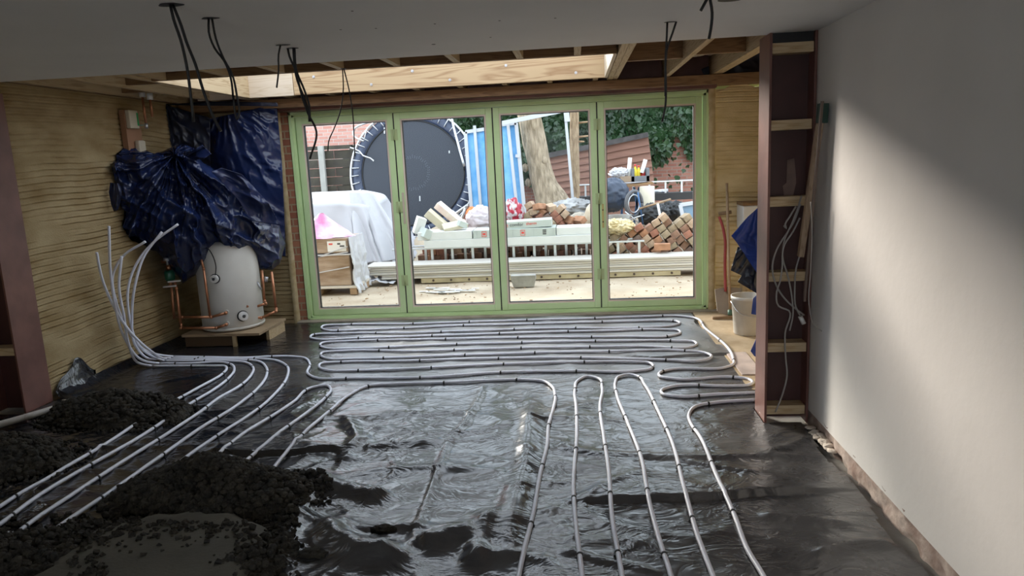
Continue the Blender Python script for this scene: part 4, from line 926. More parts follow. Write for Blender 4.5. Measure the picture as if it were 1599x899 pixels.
o = mb.build('ivy_leaves', mat('ivy_leaf', (.008, .030, .010), .4, c2=(.026, .068, .022), scale=2.5), t); o['kind'] = 'stuff'
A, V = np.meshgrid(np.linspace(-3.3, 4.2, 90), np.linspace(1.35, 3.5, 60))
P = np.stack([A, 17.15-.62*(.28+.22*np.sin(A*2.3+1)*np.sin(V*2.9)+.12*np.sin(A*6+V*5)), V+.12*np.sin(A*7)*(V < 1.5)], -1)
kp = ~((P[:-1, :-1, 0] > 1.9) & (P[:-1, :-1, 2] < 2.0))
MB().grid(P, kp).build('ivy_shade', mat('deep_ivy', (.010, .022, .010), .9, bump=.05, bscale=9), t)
# --- dark fence and post
t = thing('dark_fence', at(515, 330, 15.4), 'almost black woven fence panel below the pink brick wall', 'fence')
M_df = mat('dark_fence_wood', (.040, .034, .030), .9, c2=(.075, .07, .05), scale=4)
ztf = at(520, 231, 15.4).z
for i in range(10):
    z = .1+i*(ztf-.14)/10
    for k in range(9):
        x = -6.6+k*.36
        if x > -4.75: continue
        MB().bb(x, x+.355, 15.4+.02*((i+k) % 2), 15.42+.02*((i+k) % 2), z, z+(ztf-.14)/10-.012).build('slat', M_df, t)
MB().bb(-6.6, -4.72, 15.37, 15.40, ztf-.03, ztf+.05).build('top_rail', M_df, t); MB().bb(-4.77, -4.70, 15.37, 15.46, 0, ztf+.03).build('end_rail', M_df, t)
p = at(500, 228, 15.3); tag(MB().bb(p.x-.05, p.x+.07, 15.25, 15.34, 0, p.z).build('fence_post', mat('concrete_post', (.36, .36, .34), .85, var=.1), bev=.008), 'pale concrete post standing in front of the dark fence', 'post')
tag(MB().prism([at(535, 244, 15.8), at(552, 226, 15.8), at(568, 240, 15.8), at(568, 300, 15.8), at(535, 300, 15.8)], (0, .8, 0)).build('garden_shed', mat('grey_shed', (.12, .11, .10), .9), bev=.01), 'small dark grey shed end between fence and trampoline', 'shed')
# --- clutter behind the right hand pane
Yc = 12.0
t = thing('workbench', at(992, 345, Yc), 'folding workbench with brown top and blue legs under the grey crate', 'workbench')
MB().bar(at(966, 291, Yc), at(1018, 285, Yc), .35, .035).build('bench_top', M_brown, t)
M_bl = mat('blue_steel', (.05, .13, .28), .4, .3)
for a, b, c_, d_ in ((990, 292, 1002, 364), (998, 292, 988, 364), (972, 292, 970, 364), (1012, 290, 1016, 362)): MB().bar(at(a, b, Yc), at(c_, d_, Yc), .035, .035, (0, 1, 0)).build('leg', M_bl, t)
t = thing('storage_crate', at(1000, 286, Yc), 'grey plastic crate with a cut away front full of bottles', 'crate')
a = at(986, 286, Yc-.1); b = at(1014, 262, Yc-.1); M_gc = mat('grey_crate', (.14, .15, .17), .5)
w_, z0_, z1_ = b.x-a.x, a.z+.02, b.z
mb = MB().bb(a.x, b.x, a.y, a.y+.3, z0_, z0_+.012).bb(a.x, b.x, a.y+.29, a.y+.3, z0_, z1_).bb(a.x, a.x+.012, a.y, a.y+.3, z0_, z1_).bb(b.x-.012, b.x, a.y, a.y+.3, z0_, z1_).bb(a.x, a.x+.05, a.y-.008, a.y+.004, z0_, z1_).bb(b.x-.05, b.x, a.y-.008, a.y+.004, z0_, z1_).bb(a.x, b.x, a.y-.008, a.y+.004, z0_, z0_+.09)
mb.build('crate_body', M_gc, t, bev=.003)
for k, (dx, hgt, c_, l) in enumerate(((.075, .26, (.75, .6, .04), 'yellow bottle with a red cap in the grey crate'), (.13, .24, (.80, .62, .05), 'second yellow bottle in the grey crate'), (.20, .19, (.62, .05, .05), 'red bottle at the right of the grey crate'))):
    m_ = mat('bottle_%d' % k, c_, .35); bx_ = a.x+dx; by_ = a.y+.15
    t = thing('bottle', (bx_, by_, z0_+.012), l, 'bottle'); MB().lathe([(.001, 0), (.032, 0), (.035, .02), (.035, hgt*.6), (.014, hgt*.82), (.013, hgt*.9)], (bx_, by_, z0_+.014), 16).build('bottle_body', m_, t)
    MB().cyl((bx_, by_, z0_+.014+hgt*.88), (bx_, by_, z0_+.014+hgt), .017, n=12).build('cap', M_rink, t)
for (a_, b_, c_, d_, l) in ((981, 276, 984, 246, 'narrow white carton standing upright left of the crate'), (1002, 270, 1008, 249, 'white tube sticking up from the grey crate')):
    tag(MB().bar(at(a_, b_, Yc), at(c_, d_, Yc), .06, .06, (0, 1, 0)).build('white_tube', M_white, bev=.006), l, 'tube')
bagblob('white_sack', 967, 270, Yc, .16, .09, M_film, 'white plastic sack lying on the workbench left of the crate', 'sack', 15, .3)
tag(MB().bb(at(968, 283, Yc).x, at(986, 283, Yc).x, Yc-.1, Yc+.1, at(970, 284, Yc).z, at(970, 275, Yc).z).build('cardboard_tray', mat('brown_tray', (.32, .24, .17), .8), bev=.006), 'brown cardboard tray on the workbench beside the crate', 'tray')
a = at(1011, 350, 11.7); zt_ = at(1011, 291, 11.7).z
t = thing('plastic_drum', (a.x, a.y, a.z), 'tall cream plastic drum under the right end of the workbench', 'drum')
MB().lathe([(.001, 0), (.11, 0), (.118, .01), (.118, zt_-a.z), (.10, zt_-a.z+.005), (.001, zt_-a.z+.005)], (a.x, a.y, a.z), 24).build('drum_body', mat('cream_drum', (.60, .54, .42), .5, var=.06), t)
MB().lathe([(.119, .18), (.123, .19), (.119, .2)], (a.x, a.y, a.z), 24).build('rim_band', mat('cream_drum', (.6, .54, .42)), t)
ladder('aluminium_ladder', at(905, 295, 12.6).x, at(1110, 282, 12.6).x, 12.6, at(1040, 305, 12.6).z, at(1040, 282, 12.6).z, 'far aluminium ladder lying level behind the workbench and drum', M_alu, .1, .27, .03)
tag(MB().bar(at(905, 312, 12.7), at(1110, 303, 12.7), .3, .12).build('dark_beam', mat('black_pipe', (.02, .02, .022), .5)), 'dark beam carrying the far aluminium ladder', 'beam')
tag(MB().cyl(at(1018, 300, 12.7), at(1043, 298, 12.7), .04, n=16).build('steel_duct', M_steel), 'short shiny steel duct behind the cream drum', 'duct')
# wheelbarrow
t = thing('wheelbarrow', at(985, 345, 11.2), 'overturned wheelbarrow with its tyre showing left of the cream drum', 'wheelbarrow')
c_ = at(990, 318, 11.2); T = [i*2*math.pi/36 for i in range(37)]
MB().tube([(c_.x+.17*math.cos(a)*.75, c_.y+.10*math.cos(a), c_.z+.19*math.sin(a)) for a in T], .026, 10).build('tyre', mat('grey_tyre', (.10, .10, .11), .6), t)
MB().tube([(c_.x+.12*math.cos(a)*.75, c_.y+.07*math.cos(a), c_.z+.135*math.sin(a)) for a in T], .010, 8).build('rim', M_steel, t)
for a, b, d_, e_ in ((976, 330, 1000, 350), (978, 345, 1006, 335), (996, 300, 1004, 350)): MB().tube([at(a, b, 11.1), at(d_, e_, 11.1)], .012, 8).build('frame_tube', M_bl if a > 990 else M_steel, t)
A, V = np.meshgrid(np.linspace(-1, 1, 20), np.linspace(0, 1, 10)); c2_ = at(962, 343, 10.9)
P = np.stack([c2_.x+A*(.14+.10*V), c2_.y+.0*A+.15*(1-A*A), c2_.z-.08+V*.15], -1); MB().grid(P).build('tray', mat('grey_barrow_tray', (.28, .27, .25), .6), t, solid=.006)
tag(MB().tube([at(998, 326, 11.0), at(1047, 311, 11.2)], .016, 8).build('tool_handle', M_wood2), 'brown tool handle slanting across the clutter', 'handle')
tag(MB().tube([at(1027, 318, 11.0), at(1034, 356, 10.9)], .018, 8).build('tool_handle', M_white), 'short white tool handle poking from the black bags', 'handle')
bagblob('black_bag', 1020, 335, 11.3, .24, .17, mat('black_plastic', (.014, .015, .018), .35, bump=.01), 'black plastic sacking behind the brick pile', 'bag', 21, .3)
bagblob('black_bag', 1050, 330, 11.6, .22, .16, MATS['black_plastic'], 'black plastic sacking left of the leaning white frame', 'bag', 22, .3)
t = thing('window_sash', at(1075, 350, 11.0), 'white window sash leaning behind the right end of the brick pile', 'window frame')
P = [at(1062, 320, 11.0), at(1100, 314, 11.1), at(1110, 375, 10.9), at(1074, 375, 10.9)]
for i in range(4): MB().bar(P[i], P[(i+1) % 4], .05, .07, (0, 1, 0)).build('sash_bar', M_upvc, t)
MB().prism([p+Vector((0, .01, 0)) for p in P], (0, .01, 0)).build('glass_pane', mat('blue_grey_pane', (.12, .2, .28), .15), t)

# ================================================================== INSIDE THINGS
# --- hot water cylinder on its board
zb_ = .13; q = fl(338, 519, zb_+.005); TC = Vector((q.x+.035, q.y+.29, zb_)); TR = .285
t = thing('plinth_board', (TC.x, TC.y, 0), 'pale wooden plinth board under the hot water cylinder', 'plinth')
MB().bb(TC.x-.36, TC.x+.40, TC.y-.33, TC.y+.3,   .105, zb_).build('plinth_top', woodmat('dusty_plinth_wood', (.34, .24, .14), (.24, .16, .09), 0), t, bev=.002)
MB().bb(TC.x-.34, TC.x+.12, TC.y-.31, TC.y-.27, .01, .104).build('plinth_edge', mat('dark_plinth', (.10, .06, .03), .8), t); MB().bb(TC.x-.34, TC.x+.38, TC.y+.2, TC.y+.25, .01, .104).build('bearer', M_brown, t)
MB().bb(TC.x+.13, TC.x+.16, TC.y-.325, TC.y-.29, .0, .104).build('support_block', M_pineZ, t); MB().bb(TC.x+.36, TC.x+.39, TC.y-.1, TC.y+.28, .0, .104).build('support_block', M_pine, t)
t = thing('hot_water_cylinder', TC, 'off white hot water cylinder standing in the corner under blue tarpaulin', 'water tank')
MB().lathe([(.001, .004), (TR-.012, .004), (TR, .02), (TR, .80), (TR-.05, .85), (.001, .86)], TC, 64).build('tank_body', M_offw, t)
MB().lathe([(TR+.001, .012), (TR+.006, .02), (TR+.006, .03), (TR+.001, .036)], TC, 64).build('base_rim', M_offw, t)
def ont(px, py, d=0.):   # point on the cylinder's face seen at a pixel
    r = ray(px, py).normalized(); o = CAM-TC; a = r.x**2+r.y**2; b = 2*(o.x*r.x+o.y*r.y); c = o.x**2+o.y**2-(TR+d)**2
    D = max(b*b-4*a*c, 0); return CAM+r*((-b-math.sqrt(D))/(2*a))
for px, py, l, rr_ in ((336, 435, 'upper_dial', .038), (379, 493, 'lower_dial', .044)):
    p = ont(px, py); nrm = Vector((p.x-TC.x, p.y-TC.y, 0)).normalized()
    d = MB().cyl(p-nrm*.01, p+nrm*.028, rr_, n=28); d.cyl(p+nrm*.028, p+nrm*.034, rr_*.82, n=28); d = d.build('thermostat_dial', M_white, t)
    MB().cyl(p+nrm*.034, p+nrm*.040, rr_*.35, n=16).bar(p+nrm*.036+Vector((-.02, 0, .012)), p+nrm*.036+Vector((.02, 0, .012)), .003, .004).build('dial_pointer', M_bink, d)
    MB().cyl(p-nrm*.012, p+nrm*.006, rr_+.008, n=28).build('dial_collar', M_black, t)
p = ont(336, 432, .015); MB().tube(smooth([p, ont(337, 415, .02), ont(330, 395, .02), ont(318, 380, .02)], .02), .005, 6).build('sensor_cable', M_bcable, t)
def cpipe(par, pts, r=.0125): 
    mb = MB()
    for i in range(len(pts)-1): mb.tube([pts[i], pts[i+1]], r, 12)
    for p in pts[1:-1]: blob(mb, p, (r*1.35,)*3, 0, 0, 1, 8)
    for p in (pts[0], pts[-1]): pass
    return mb.build('copper_pipe', M_copper, par)
def stub(px, py):
    p = ont(px, py); nrm = Vector((p.x-TC.x, p.y-TC.y, 0)).normalized(); return p, nrm
LP = lambda px, py: at(px, py, TC.y-TR-.04)
p, nrm = stub(354, 487); MB().cyl(p, p+nrm*.02, .022, n=16).build('pipe_boss', M_offw, t); cpipe(t, [p, p+nrm*.05, LP(330, 495), LP(285, 495), LP(268, 498)+Vector((0, .1, 0))])
p, nrm = stub(355, 505); MB().cyl(p, p+nrm*.02, .022, n=16).build('pipe_boss', M_offw, t); cpipe(t, [p, p+nrm*.05, LP(338, 512), LP(283, 512), LP(283, 505)])
cpipe(t, [LP(328, 495), LP(318, 420), LP(314, 405)], .011)
p1 = LP(272, 493); p2 = LP(283, 508)
cpipe(t, [LP(283, 512), Vector((p2.x, p2.y, 0))+Vector((0, 0, LP(276, 450).z)), LP(273, 440)]) ; cpipe(t, [LP(272, 497), LP(268, 448)])
PV = at(265, 430, TC.y-.3)
mb = MB(); mb.lathe([(.001, -.05), (.035, -.05), (.045, -.03), (.045, .03), (.035, .05), (.001, .05)], PV, 20); t2 = thing('circulation_pump', PV, 'small green pump body on the copper pipes left of the cylinder', 'pump'); mb.build('pump_body', mat('dark_green_enamel', (.01, .10, .06), .35), t2)
MB().cyl(PV+Vector((0, 0, .05)), PV+Vector((0, 0, .10)), .022, n=12).build('pipe_union', M_copper, t2); MB().cyl(PV-Vector((0, 0, .05)), PV-Vector((0, 0, .1)), .022, n=6).build('pipe_union', M_copper, t2); MB().cyl(PV+Vector((-.06, 0, .13)), PV+Vector((.05, 0, .13)), .014, n=10).build('cross_pipe', M_copper, t2)
MB().cyl(PV+Vector((0, -.01, .10)), PV+Vector((0, -.01, .2)), .012, n=10).lathe([(.001, .12), (.03, .12), (.03, .15), (.001, .15)], PV+Vector((.01, -.03, .02)), 10).build('valve', M_steel, t2)
for a, b in ((255, 448), (262, 440)): tag(MB().bar(at(a, b, TC.y-.34), at(a+20, b-2, TC.y-.34), .012, .014).build('pipe_bracket', M_white), 'white pipe clip strap %s' % ('lower' if a < 260 else 'upper')+' of two on the copper pipes beside the cylinder', 'bracket')
# right hand pipes
RY = TC.y+.05
t3 = thing('copper_pipework', at(405, 500, RY), 'pair of copper pipes bending down right of the cylinder', 'pipes')
cpipe(t3, [at(409, 422, RY), at(413, 470, RY-.04), at(415, 474, RY-.08), at(395, 480, RY-.1), ont(385, 478)])
cpipe(t3, [at(424, 424, RY), at(431, 482, RY-.04), at(431, 486, RY-.08), at(408, 496, RY-.1), at(388, 495, RY-.1)])
MB().cyl(at(415, 440, RY), at(416, 432, RY), .018, n=10).cyl(at(402, 440, RY-.05), at(408, 452, RY-.05), .010, n=8).build('valve', M_steel, t3)
# pipes over the tarpaulin and back box board on the left wall
for a, b, c_, d_, l in ((222, 148, 231, 195, 'long copper pipe with white socket dropping from the joists'), (234, 152, 238, 182, 'short copper pipe with white socket dropping from the joists')):
    t = thing('drop_pipe', at(a, b, 6.3), l, 'pipe'); P0_, P1_ = at(a, b, 6.3), at(c_, d_, 6.3); P1_.x = P0_.x
    MB().cyl(P0_, P1_, .011, n=12).build('copper_length', M_copper, t); MB().cyl(P0_+Vector((0, 0, .035)), P0_-Vector((0, 0, .02)), .026, n=14).build('socket', M_white, t)
    if a < 230: MB().cyl(P1_+Vector((0, 0, -.03)), P1_+Vector((0, 0, .015)), .015, n=8).bar(P1_+Vector((-.06, 0, 0)), P1_, .014, .014).build('tee_valve', M_steel, t)
a0, b0 = ax(191, 172, XL+.06), ax(213, 230, XL+.06); zt_ = ax(200, 172, XL+.06).z; y0_, y1_ = ax(193, 172, XL+.06).y, ax(217, 175, XL+.06).y
t = thing('meter_board', (XL+.04, (y0_+y1_)/2, 1.6), 'upright brown timber board fixed to the mustard wall above the tarpaulin', 'board')
MB().bb(XL+.01, XL+.06, y0_, y1_, 1.55, zt_).build('board_body', mat('planed_brown_board', (.34, .18, .10), .6, var=.08), t, bev=.002)
p = ax(210, 185, XL+.1); t = thing('thermostat_box', (XL+.08, p.y, p.z), 'small cream control box with green edge on the brown board', 'control box')
MB().bb(XL+.061, XL+.10, p.y-.07, p.y+.06, p.z-.085, p.z+.07).build('box_body', mat('cream_box', (.58, .52, .40), .5), t, bev=.006)
MB().bb(XL+.1005, XL+.104, p.y+.035, p.y+.055, p.z-.06, p.z+.05).build('green_label', mat('bright_green', (.03, .35, .10), .5), t)
p = ax(222, 230, XL+.1); tag(MB().bb(XL+.061, XL+.11, p.y-.05, p.y+.05, p.z-.09, p.z+.06).build('socket_box', mat('cream_box', (.5, .4, .3)), bev=.012), 'rounded pale box at the foot of the brown board just above the tarpaulin', 'control box')

# --- tarpaulins
def curve(pts, x): return np.interp(x, [p[0] for p in pts], [p[1] for p in pts])
def crump(px, py, seed, K=(272, 242)):
    dx, dy = px-K[0], py-K[1]; r = np.hypot(dx, dy)+12; th = np.arctan2(dy, dx)
    wob = .35*(fbm(px/45, py/45, 0, seed+40)-.5)
    a = ridge(th*2.6+wob*2.5, r/150., 0, seed, 2, 1.6)
    b = ridge(px/48.+wob*3, py/34.-px/70., 0, seed+7, 2, 3.)
    c = ridge(px/13., py/15., 0, seed+11, 2, 4)
    return a, b, c
top_ = [(168, 262), (174, 240), (190, 231), (215, 230), (240, 240), (255, 236), (272, 228), (290, 225), (303, 232), (316, 252), (345, 272), (372, 292), (398, 318), (418, 334), (436, 352), (446, 372)]
bot_ = [(168, 330), (176, 362), (190, 376), (215, 386), (245, 391), (268, 420), (285, 442), (305, 430), (322, 408), (342, 392), (365, 398), (375, 410), (392, 404), (408, 420), (425, 422), (440, 408), (446, 390)]
nu, nv = 330, 200
u = np.linspace(168, 446, nu); ang = np.linspace(0, 2*math.pi, nv, endpoint=False)
U, Vv = np.meshgrid(u, ang, indexing='ij')
ty = curve(top_, U); by = curve(bot_, U); mid = (ty+by)/2; hh = (by-ty)/2
taper = np.clip(np.minimum((U-168)/10, (446-U)/10), .02, 1)**.5
py = mid-hh*np.sin(Vv)*taper
depth = (.13+.18*np.sin(np.clip((U-168)/278, 0, 1)*math.pi))*taper
Yc_ = np.interp(U, [168, 215, 300, 380, 446], [6.02, 6.30, 6.55, 6.72, 7.05])
a, b, c = crump(U, py, 5)
frontness = np.clip(np.cos(Vv)+.3, 0, 1)
dd = depth*np.cos(Vv)+frontness*(.22*(a-.40)+.10*(b-.35)+.004*(c-.3))*taper
pxo = U+4.*(fbm(py/14, U/40, 0, 3)-.5)*taper; pyo = py+4*(fbm(U/16., Vv, 0, 8)-.5)*taper
P = np.zeros((nu, nv, 3))
rc = np.array(ca); ru = np.array(cu); rf = np.array(fw)
D = (pxo-799.5)[..., None]*rc+(449.5-pyo)[..., None]*ru+F*rf
Yt = Yc_-dd; k = Yt/D[..., 1]; P = D*k[..., None]; P[..., 2] += CH
P[..., 0] = np.maximum(P[..., 0], XL+.015)
tag(MB().grid(P, closeu=True).build('blue_tarpaulin', M_tarp), 'bunched navy blue tarpaulin slung over the pipework and cylinder', 'tarpaulin')
def sheet(name, left, right, Yf, m, label, seed, amp=.05, n=(110, 90), cat='tarpaulin', solid=.004, K=(272, 160), zmax=2.29):
    t = np.linspace(0, 1, n[0])
    def along(pts, t):
        d = [0]
        for i in range(1, len(pts)): d.append(d[-1]+math.hypot(pts[i][0]-pts[i-1][0], pts[i][1]-pts[i-1][1]))
        d = np.array(d)/d[-1]; return np.interp(t, d, [p[0] for p in pts]), np.interp(t, d, [p[1] for p in pts])
    lx, ly = along(left, t); rx, ry = along(right, t); s = np.linspace(0, 1, n[1])[None]
    X = lx[:, None]*(1-s)+rx[:, None]*s; Y = ly[:, None]*(1-s)+ry[:, None]*s
    a, b, c = crump(X, Y, seed, K)
    Yw = Yf(X, Y)-amp*(1.5*(a-.4)+.6*(b-.4)+.05*(c-.4))
    D = (X-799.5)[..., None]*rc+(449.5-Y)[..., None]*ru+F*rf; P = D*(Yw/D[..., 1])[..., None]; P[..., 2] += CH
    P[..., 0] = np.maximum(P[..., 0], XL+.012); P[..., 2] = np.minimum(P[..., 2], zmax)
    return tag(MB().grid(P).build(name, m, solid=solid), label, cat)
sheet('hanging_tarpaulin', [(326, 186), (322, 250), (330, 330), (345, 400)], [(432, 162), (440, 250), (444, 330), (446, 400)],
      lambda X, Y: 7.12+.10*((X-385)/60)**2-.0*Y, M_tarp, 'navy tarpaulin hanging flat over the boiler beside the door frame', 21, .05, K=(350, 150))
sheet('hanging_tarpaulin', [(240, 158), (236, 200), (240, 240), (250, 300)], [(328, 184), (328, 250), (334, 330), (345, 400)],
      lambda X, Y: 6.95+(X-240)*.0013, M_tarpd, 'shaded fold of tarpaulin filling the corner left of the hanging sheet', 22, .06, K=(250, 150))
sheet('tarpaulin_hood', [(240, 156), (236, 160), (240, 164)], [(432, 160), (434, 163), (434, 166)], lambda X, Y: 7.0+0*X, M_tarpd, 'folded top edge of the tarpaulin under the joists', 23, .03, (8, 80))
sheet('blue_tarpaulin', [(1186, 322), (1168, 338), (1142, 368), (1150, 378), (1168, 405), (1186, 432)], [(1200, 322), (1200, 340), (1200, 360), (1200, 390), (1200, 410), (1200, 432)],
      lambda X, Y: 4.95+(1190-X)*.001, M_btarp, 'bright blue tarpaulin hooked behind the red column', 31, .035, K=(1190, 300))
sheet('black_sheet', [(1152, 385), (1141, 422), (1158, 430), (1152, 440), (1182, 458)], [(1200, 400), (1200, 420), (1200, 440), (1200, 450), (1200, 460)],
      lambda X, Y: 5.02+0*X, M_tarpd, 'black plastic sheet hanging below the bright blue tarpaulin', 32, .03, K=(1190, 360), cat='plastic sheet')
sheet('blue_tarpaulin', [(1186, 456), (1176, 466), (1173, 490), (1184, 492)], [(1200, 456), (1200, 466), (1200, 480), (1200, 492)], lambda X, Y: 5.0+0*X, M_btarp, 'small blue tarpaulin corner beside the bucket', 33, .02, K=(1190, 450), n=(40, 30))
sheet('blue_tarpaulin', [(1184, 522), (1172, 548), (1178, 556), (1188, 560)], [(1200, 522), (1200, 545), (1200, 556), (1200, 562)], lambda X, Y: 5.0+0*X, M_btarp, 'crumpled blue tarpaulin end touching the floor behind the column', 34, .03, K=(1190, 510), n=(40, 30))

sheet('tarpaulin_flap', [(330, 268), (352, 290), (372, 312), (392, 345)], [(345, 262), (378, 272), (420, 318), (438, 352)], lambda X, Y: 6.28+(X-330)*.003, M_tarp, 'raised flap of navy tarpaulin folded over the right side of the bunch', 51, .05, (50, 50), K=(300, 240))
sheet('tarpaulin_flap', [(172, 285), (170, 300), (174, 320), (178, 330)], [(186, 286), (190, 300), (188, 315), (184, 328)], lambda X, Y: 5.86+0*X, M_tarp, 'small curled tarpaulin corner sticking out over the mustard wall', 52, .03, (30, 30), K=(180, 270))
sheet('tarpaulin_flap', [(284, 238), (300, 235), (316, 226)], [(300, 252), (318, 248), (330, 240)], lambda X, Y: 6.2+0*X, M_tarp, 'crumpled tuft of tarpaulin at the top knot of the bunch', 53, .06, (30, 30), K=(290, 245))

# --- niche at the right
p = fl(1132, 488); YW = 7.3
t = thing('shovel', (p.x, YW, .0), 'shovel with red shaft leaning against the ribbed wall', 'shovel')
h0, h1 = at(1137, 470, 7.12), at(1131, 372, 7.26)
MB().tube(smooth([at(1133, 455, 7.14), at(1132, 410, 7.2), at(1132, 372, 7.24), at(1128, 352, 7.26), at(1123, 338, 7.27)], .03), .014, 10).build('shaft', mat('faded_red', (.42, .07, .07), .5), t)
MB().tube([at(1122, 334, 7.27), at(1142, 331, 7.27)], .017, 10).build('grip', M_wood2, t)
pts = [(1116, 452), (1136, 448), (1158, 450), (1154, 488), (1140, 494), (1120, 486)]
MB().prism([at(a, b, 7.18-(b-450)*.004) for a, b in pts], (0, .012, 0)).build('blade', mat('dusty_steel_blade', (.40, .33, .26), .6, .2, var=.1), t, bev=.003)
t = thing('broom', fl(1135, 500), 'wide broom with wooden shaft standing beside the shovel', 'broom')
MB().tube([at(1140, 490, 6.98), at(1135, 286, 7.28)], .013, 10).build('shaft', woodmat('broom_wood', (.50, .36, .24), (.4, .27, .16), 2), t)
a, b = at(1112, 497, 6.97), at(1158, 493, 6.97); MB().bar(a, b, .06, .035).build('head', M_wood2, t, bev=.006); MB().bar(a-Vector((0, 0, .038)), b-Vector((0, 0, .038)), .05, .05).build('bristles', mat('dark_bristle', (.06, .04, .03), .95, bump=.01, bscale=90), t)
MB().cyl(at(1140, 492, 6.96), at(1140, 484, 6.98), .022, n=12).build('ferrule', mat('green_ferrule', (.1, .2, .15), .5), t)
a, b = at(1153, 348, 7.25), at(1196, 318, 7.25)
t = thing('boiler_case', ((a.x+b.x)/2+.1, 7.2, a.z), 'white metal box with brown top edge on the ribbed wall', 'box'); MB().bb(a.x, b.x+.15, 7.05, 7.33, a.z-.05, b.z).build('case', M_white, t, bev=.01); MB().bb(a.x, b.x+.15, 7.06, 7.33, b.z+.001, b.z+.03).build('top_edge', M_brown, t)
tag(MB().bar(at(1160, 442, 7.2), at(1164, 478, 7.1), .04, .12, (0, 1, 0)).build('timber_offcut', M_pineZ), 'pale timber offcut standing behind the bucket', 'timber')
p = fl(1172, 527, 0); bz_ = at(1172, 470, 6.35).z
bc = Vector((p.x+.01, p.y+.14, .006)); hB = .34
t = thing('bucket', bc, 'white builders bucket with dirty rim behind the red column', 'bucket')
MB().lathe([(.001, 0), (.118, 0), (.122, .01), (.142, hB-.03), (.148, hB-.03), (.148, hB), (.140, hB), (.118, .02), (.001, .015)], bc, 40).build('bucket_body', mat('dirty_white_bucket', (.62, .60, .56), .5, var=.1, scale=6), t)
MB().tube(smooth([bc+Vector((-.15, 0, hB-.05)), bc+Vector((-.10, -.13, hB-.13)), bc+Vector((.05, -.16, hB-.16)), bc+Vector((.15, 0, hB-.05))], .03), .004, 6).build('bucket_handle', M_steel, t)
tag(MB().bb(1.14, 1.30, 5.15, 5.75, -.002, .012).build('paving_slab', mat('pinkish_slab', (.45, .36, .32), .9, var=.15), bev=.004), 'strip of pinkish stone at the edge of the sheet behind the column', 'stone')

# --- loose cables in the column and poles leaning on the white wall
M_cab = M_cable
def cab(name, pts, Y, label, r=.005, m=None, cat='cable', group=None):
    return tag(MB().tube(smooth([at(a, b, Y if not isinstance(Y, (list, tuple)) else Y[i]) for i, (a, b) in enumerate(pts)], .02), r, 8).build(name, m or M_cab, None), label, cat, group)
YK = 4.205
cab('grey_cable', [(1250, 318), (1240, 345), (1228, 365), (1215, 385), (1206, 420), (1212, 445), (1222, 462), (1240, 480), (1256, 492)], YK, 'grey cable looping left across the column and ending low at the wall')
cab('grey_cable', [(1252, 305), (1244, 330), (1236, 350), (1226, 372), (1222, 400), (1230, 430), (1236, 460), (1238, 492), (1233, 516)], YK-.008, 'grey cable hanging down the middle of the column to a cut end')
cab('grey_cable', [(1249, 340), (1238, 362), (1225, 382), (1221, 420), (1218, 440), (1213, 455), (1216, 478), (1232, 485), (1226, 520), (1227, 560), (1229, 585), (1222, 615), (1211, 643)], YK-.016, 'longest grey cable trailing down the column to its foot')
cab('grey_cable', [(1260, 345), (1258, 372), (1250, 395), (1243, 420), (1241, 450), (1243, 480), (1250, 494)], YK-.006, 'grey cable nearest the white wall with a white plug end')
cab('grey_cable', [(1243, 322), (1232, 340), (1226, 350), (1228, 357), (1224, 352)], YK-.01, 'short curled grey cable end at the middle of the column')
p = at(1252, 500, YK); tag(MB().cyl(p+Vector((-.01, 0, .025)), p+Vector((.012, 0, -.02)), .013, n=10).build('cable_connector', M_white), 'white plastic connector on the cable nearest the wall', 'connector')
t = thing('timber_pole', ax(1240, 420, XR-.05), 'long timber pole with a dark green cap leaning on the white wall', 'pole')
P0_, P1_ = Vector((1.26, 4.12, .95)), at(1277, 165, 4.02); P1_.x = XR-.035; P0_ = at(1250, 400, 4.15)
MB().bar(P0_, P1_, .03, .034, (0, 1, 0)).build('pole', woodmat('long_pole', (.42, .30, .2), (.3, .2, .12), 2), t); MB().bar(P1_-Vector((0, 0, .09)), P1_+Vector((.004, 0, .01)), .045, .045, (0, 1, 0)).build('cap', mat('dark_green_cap', (.015, .05, .035), .6), t)
P0_, P1_ = at(1256, 470, 4.1), at(1284, 158, 3.98); P1_.x = min(P1_.x, XR-.012)
tag(MB().bar(P0_, P1_, .012, .016, (0, 1, 0)).build('dark_batten', mat('dark_batten', (.14, .10, .08), .7)), 'thin dark batten leaning beside the capped timber pole', 'batten')
cab('thin_wire', [(1266, 315), (1268, 360), (1266, 420), (1264, 480), (1272, 508), (1283, 517)], [4.0]*6, 'thin grey wire hanging beside the column on the white wall', .003)

# --- cables from the ceiling
def drop(hole, strands, label, r=.0045, hr=(.05, .03)):
    h = fl(hole[0], hole[1], ZC); t = thing('ceiling_cable', h, label, 'cable')
    T = [i*2*math.pi/20 for i in range(20)]
    MB().prism([(h.x+hr[0]*math.cos(a)*(1+.15*math.sin(3*a)), h.y+hr[1]*math.sin(a), ZC-.002) for a in T], (0, 0, .0015)).build('cable_hole', M_black, t)
    for st in strands:
        thick = [p for p in st if len(p) == 2]; pts = [at(a, b, h.y+.0*i) for i, (a, b) in enumerate(thick)]; pts[0].z = ZC-.001
        MB().tube(smooth(pts, .02), r, 8).build('strand', M_bcable, t)
drop((266, 7), [[(266, 8), (271, 30), (282, 62), (291, 100), (298, 150), (302, 190)], [(270, 8), (283, 40), (291, 65), (305, 100), (317, 140), (332, 180), (345, 205)]], 'pair of long black cables at the far left of the ceiling', .0055, (.045, .03))
drop((328, 28), [[(326, 29), (326, 50), (335, 75), (350, 95), (360, 120), (364, 150)], [(331, 29), (337, 60), (350, 93), (362, 115), (370, 150), (373, 180), (370, 187), (368, 180), (364, 150)]], 'looped black cable dropping second from the left', .0045, (.035, .02))
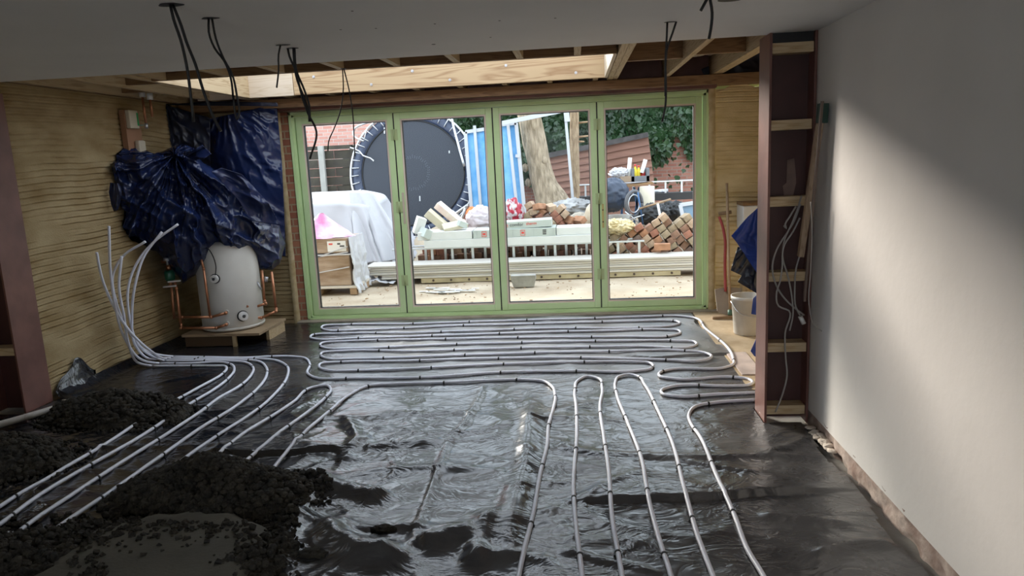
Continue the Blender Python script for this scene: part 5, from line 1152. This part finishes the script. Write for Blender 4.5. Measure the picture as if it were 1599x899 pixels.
drop((441, 70), [[(438, 71), (435, 85), (435, 110), (432, 137)]], 'shortest black cable tail dropping near the pale beam', .0045, (.035, .02))
drop((456, 75), [[(449, 72), (452, 88), (462, 110), (470, 145), (480, 175), (494, 205), (484, 248)], [(458, 76), (459, 95), (464, 125), (474, 150), (482, 175), (483, 190)], [(460, 76), (463, 110), (475, 140), (483, 165), (484, 190)]], 'bunch of three black cables hanging past the left door pane', .0055, (.03, .02))
drop((536, 107), [[(535, 108), (536, 140), (531, 175), (522, 200), (513, 222), (512, 236)], [(537, 108), (545, 140), (551, 180), (553, 215), (554, 244)]], 'two thin black cables spreading apart over the left door pane', .004, (.02, .02))
drop((1047, 34), [[(1042, 35), (1041, 60), (1039, 95), (1040, 140), (1039, 165), (1034, 190)], [(1056, 34), (1050, 52), (1042, 75), (1039, 110), (1039, 150)]], 'black cable looping down in front of the right door pane', .005, (.028, .015))
drop((1110, -6), [[(1108, -6), (1112, 20), (1110, 45), (1107, 61)], [(1106, -6), (1100, 6), (1094, 17)]], 'thick black cable stub near the top centre right of the ceiling', .006, (.03, .02))
h = fl(1140, -1, ZC); T = [i*2*math.pi/20 for i in range(20)]
tag(MB().prism([(h.x+.05*math.cos(a), h.y+.035*math.sin(a), ZC-.003) for a in T], (0, 0, .002)).build('ceiling_hole', M_black), 'dark round hole cut in the ceiling at the top right', 'hole')
# --- black polythene and green board over the ribbed wall at the right
sheet('roof_polythene', [(1095, 108), (1100, 118), (1115, 128), (1140, 130)], [(1215, 60), (1215, 75), (1215, 92), (1215, 105)], lambda X, Y: 7.34+0*X, M_tarpd, 'black polythene sagging above the ribbed wall beside the column', 41, .03, (30, 60), 'plastic sheet', zmax=2.5)
p0, p1 = at(1110, 134, 7.53), at(1215, 121, 7.53)
tag(MB().bar(p0, p1+(p1-p0)*.5, .03, .12).build('fascia_board', M_green), 'green board showing outside above the ribbed wall', 'board')
# screw marks and pin holes in the ceiling
mb = MB()
for a, b in ((677, 69), (532, 46), (587, 44), (550, 17), (679, 37), (867, 28), (766, 58), (780, 32)):
    h = fl(a, b, ZC); s_ = .011 if (a, b) == (677, 69) else .005
    mb.prism([(h.x+s_*math.cos(q), h.y+s_*math.sin(q), ZC-.0015) for q in [i*.7854 for i in range(8)]], (0, 0, .001))
struct(mb.build('ceiling_marks', M_bink))
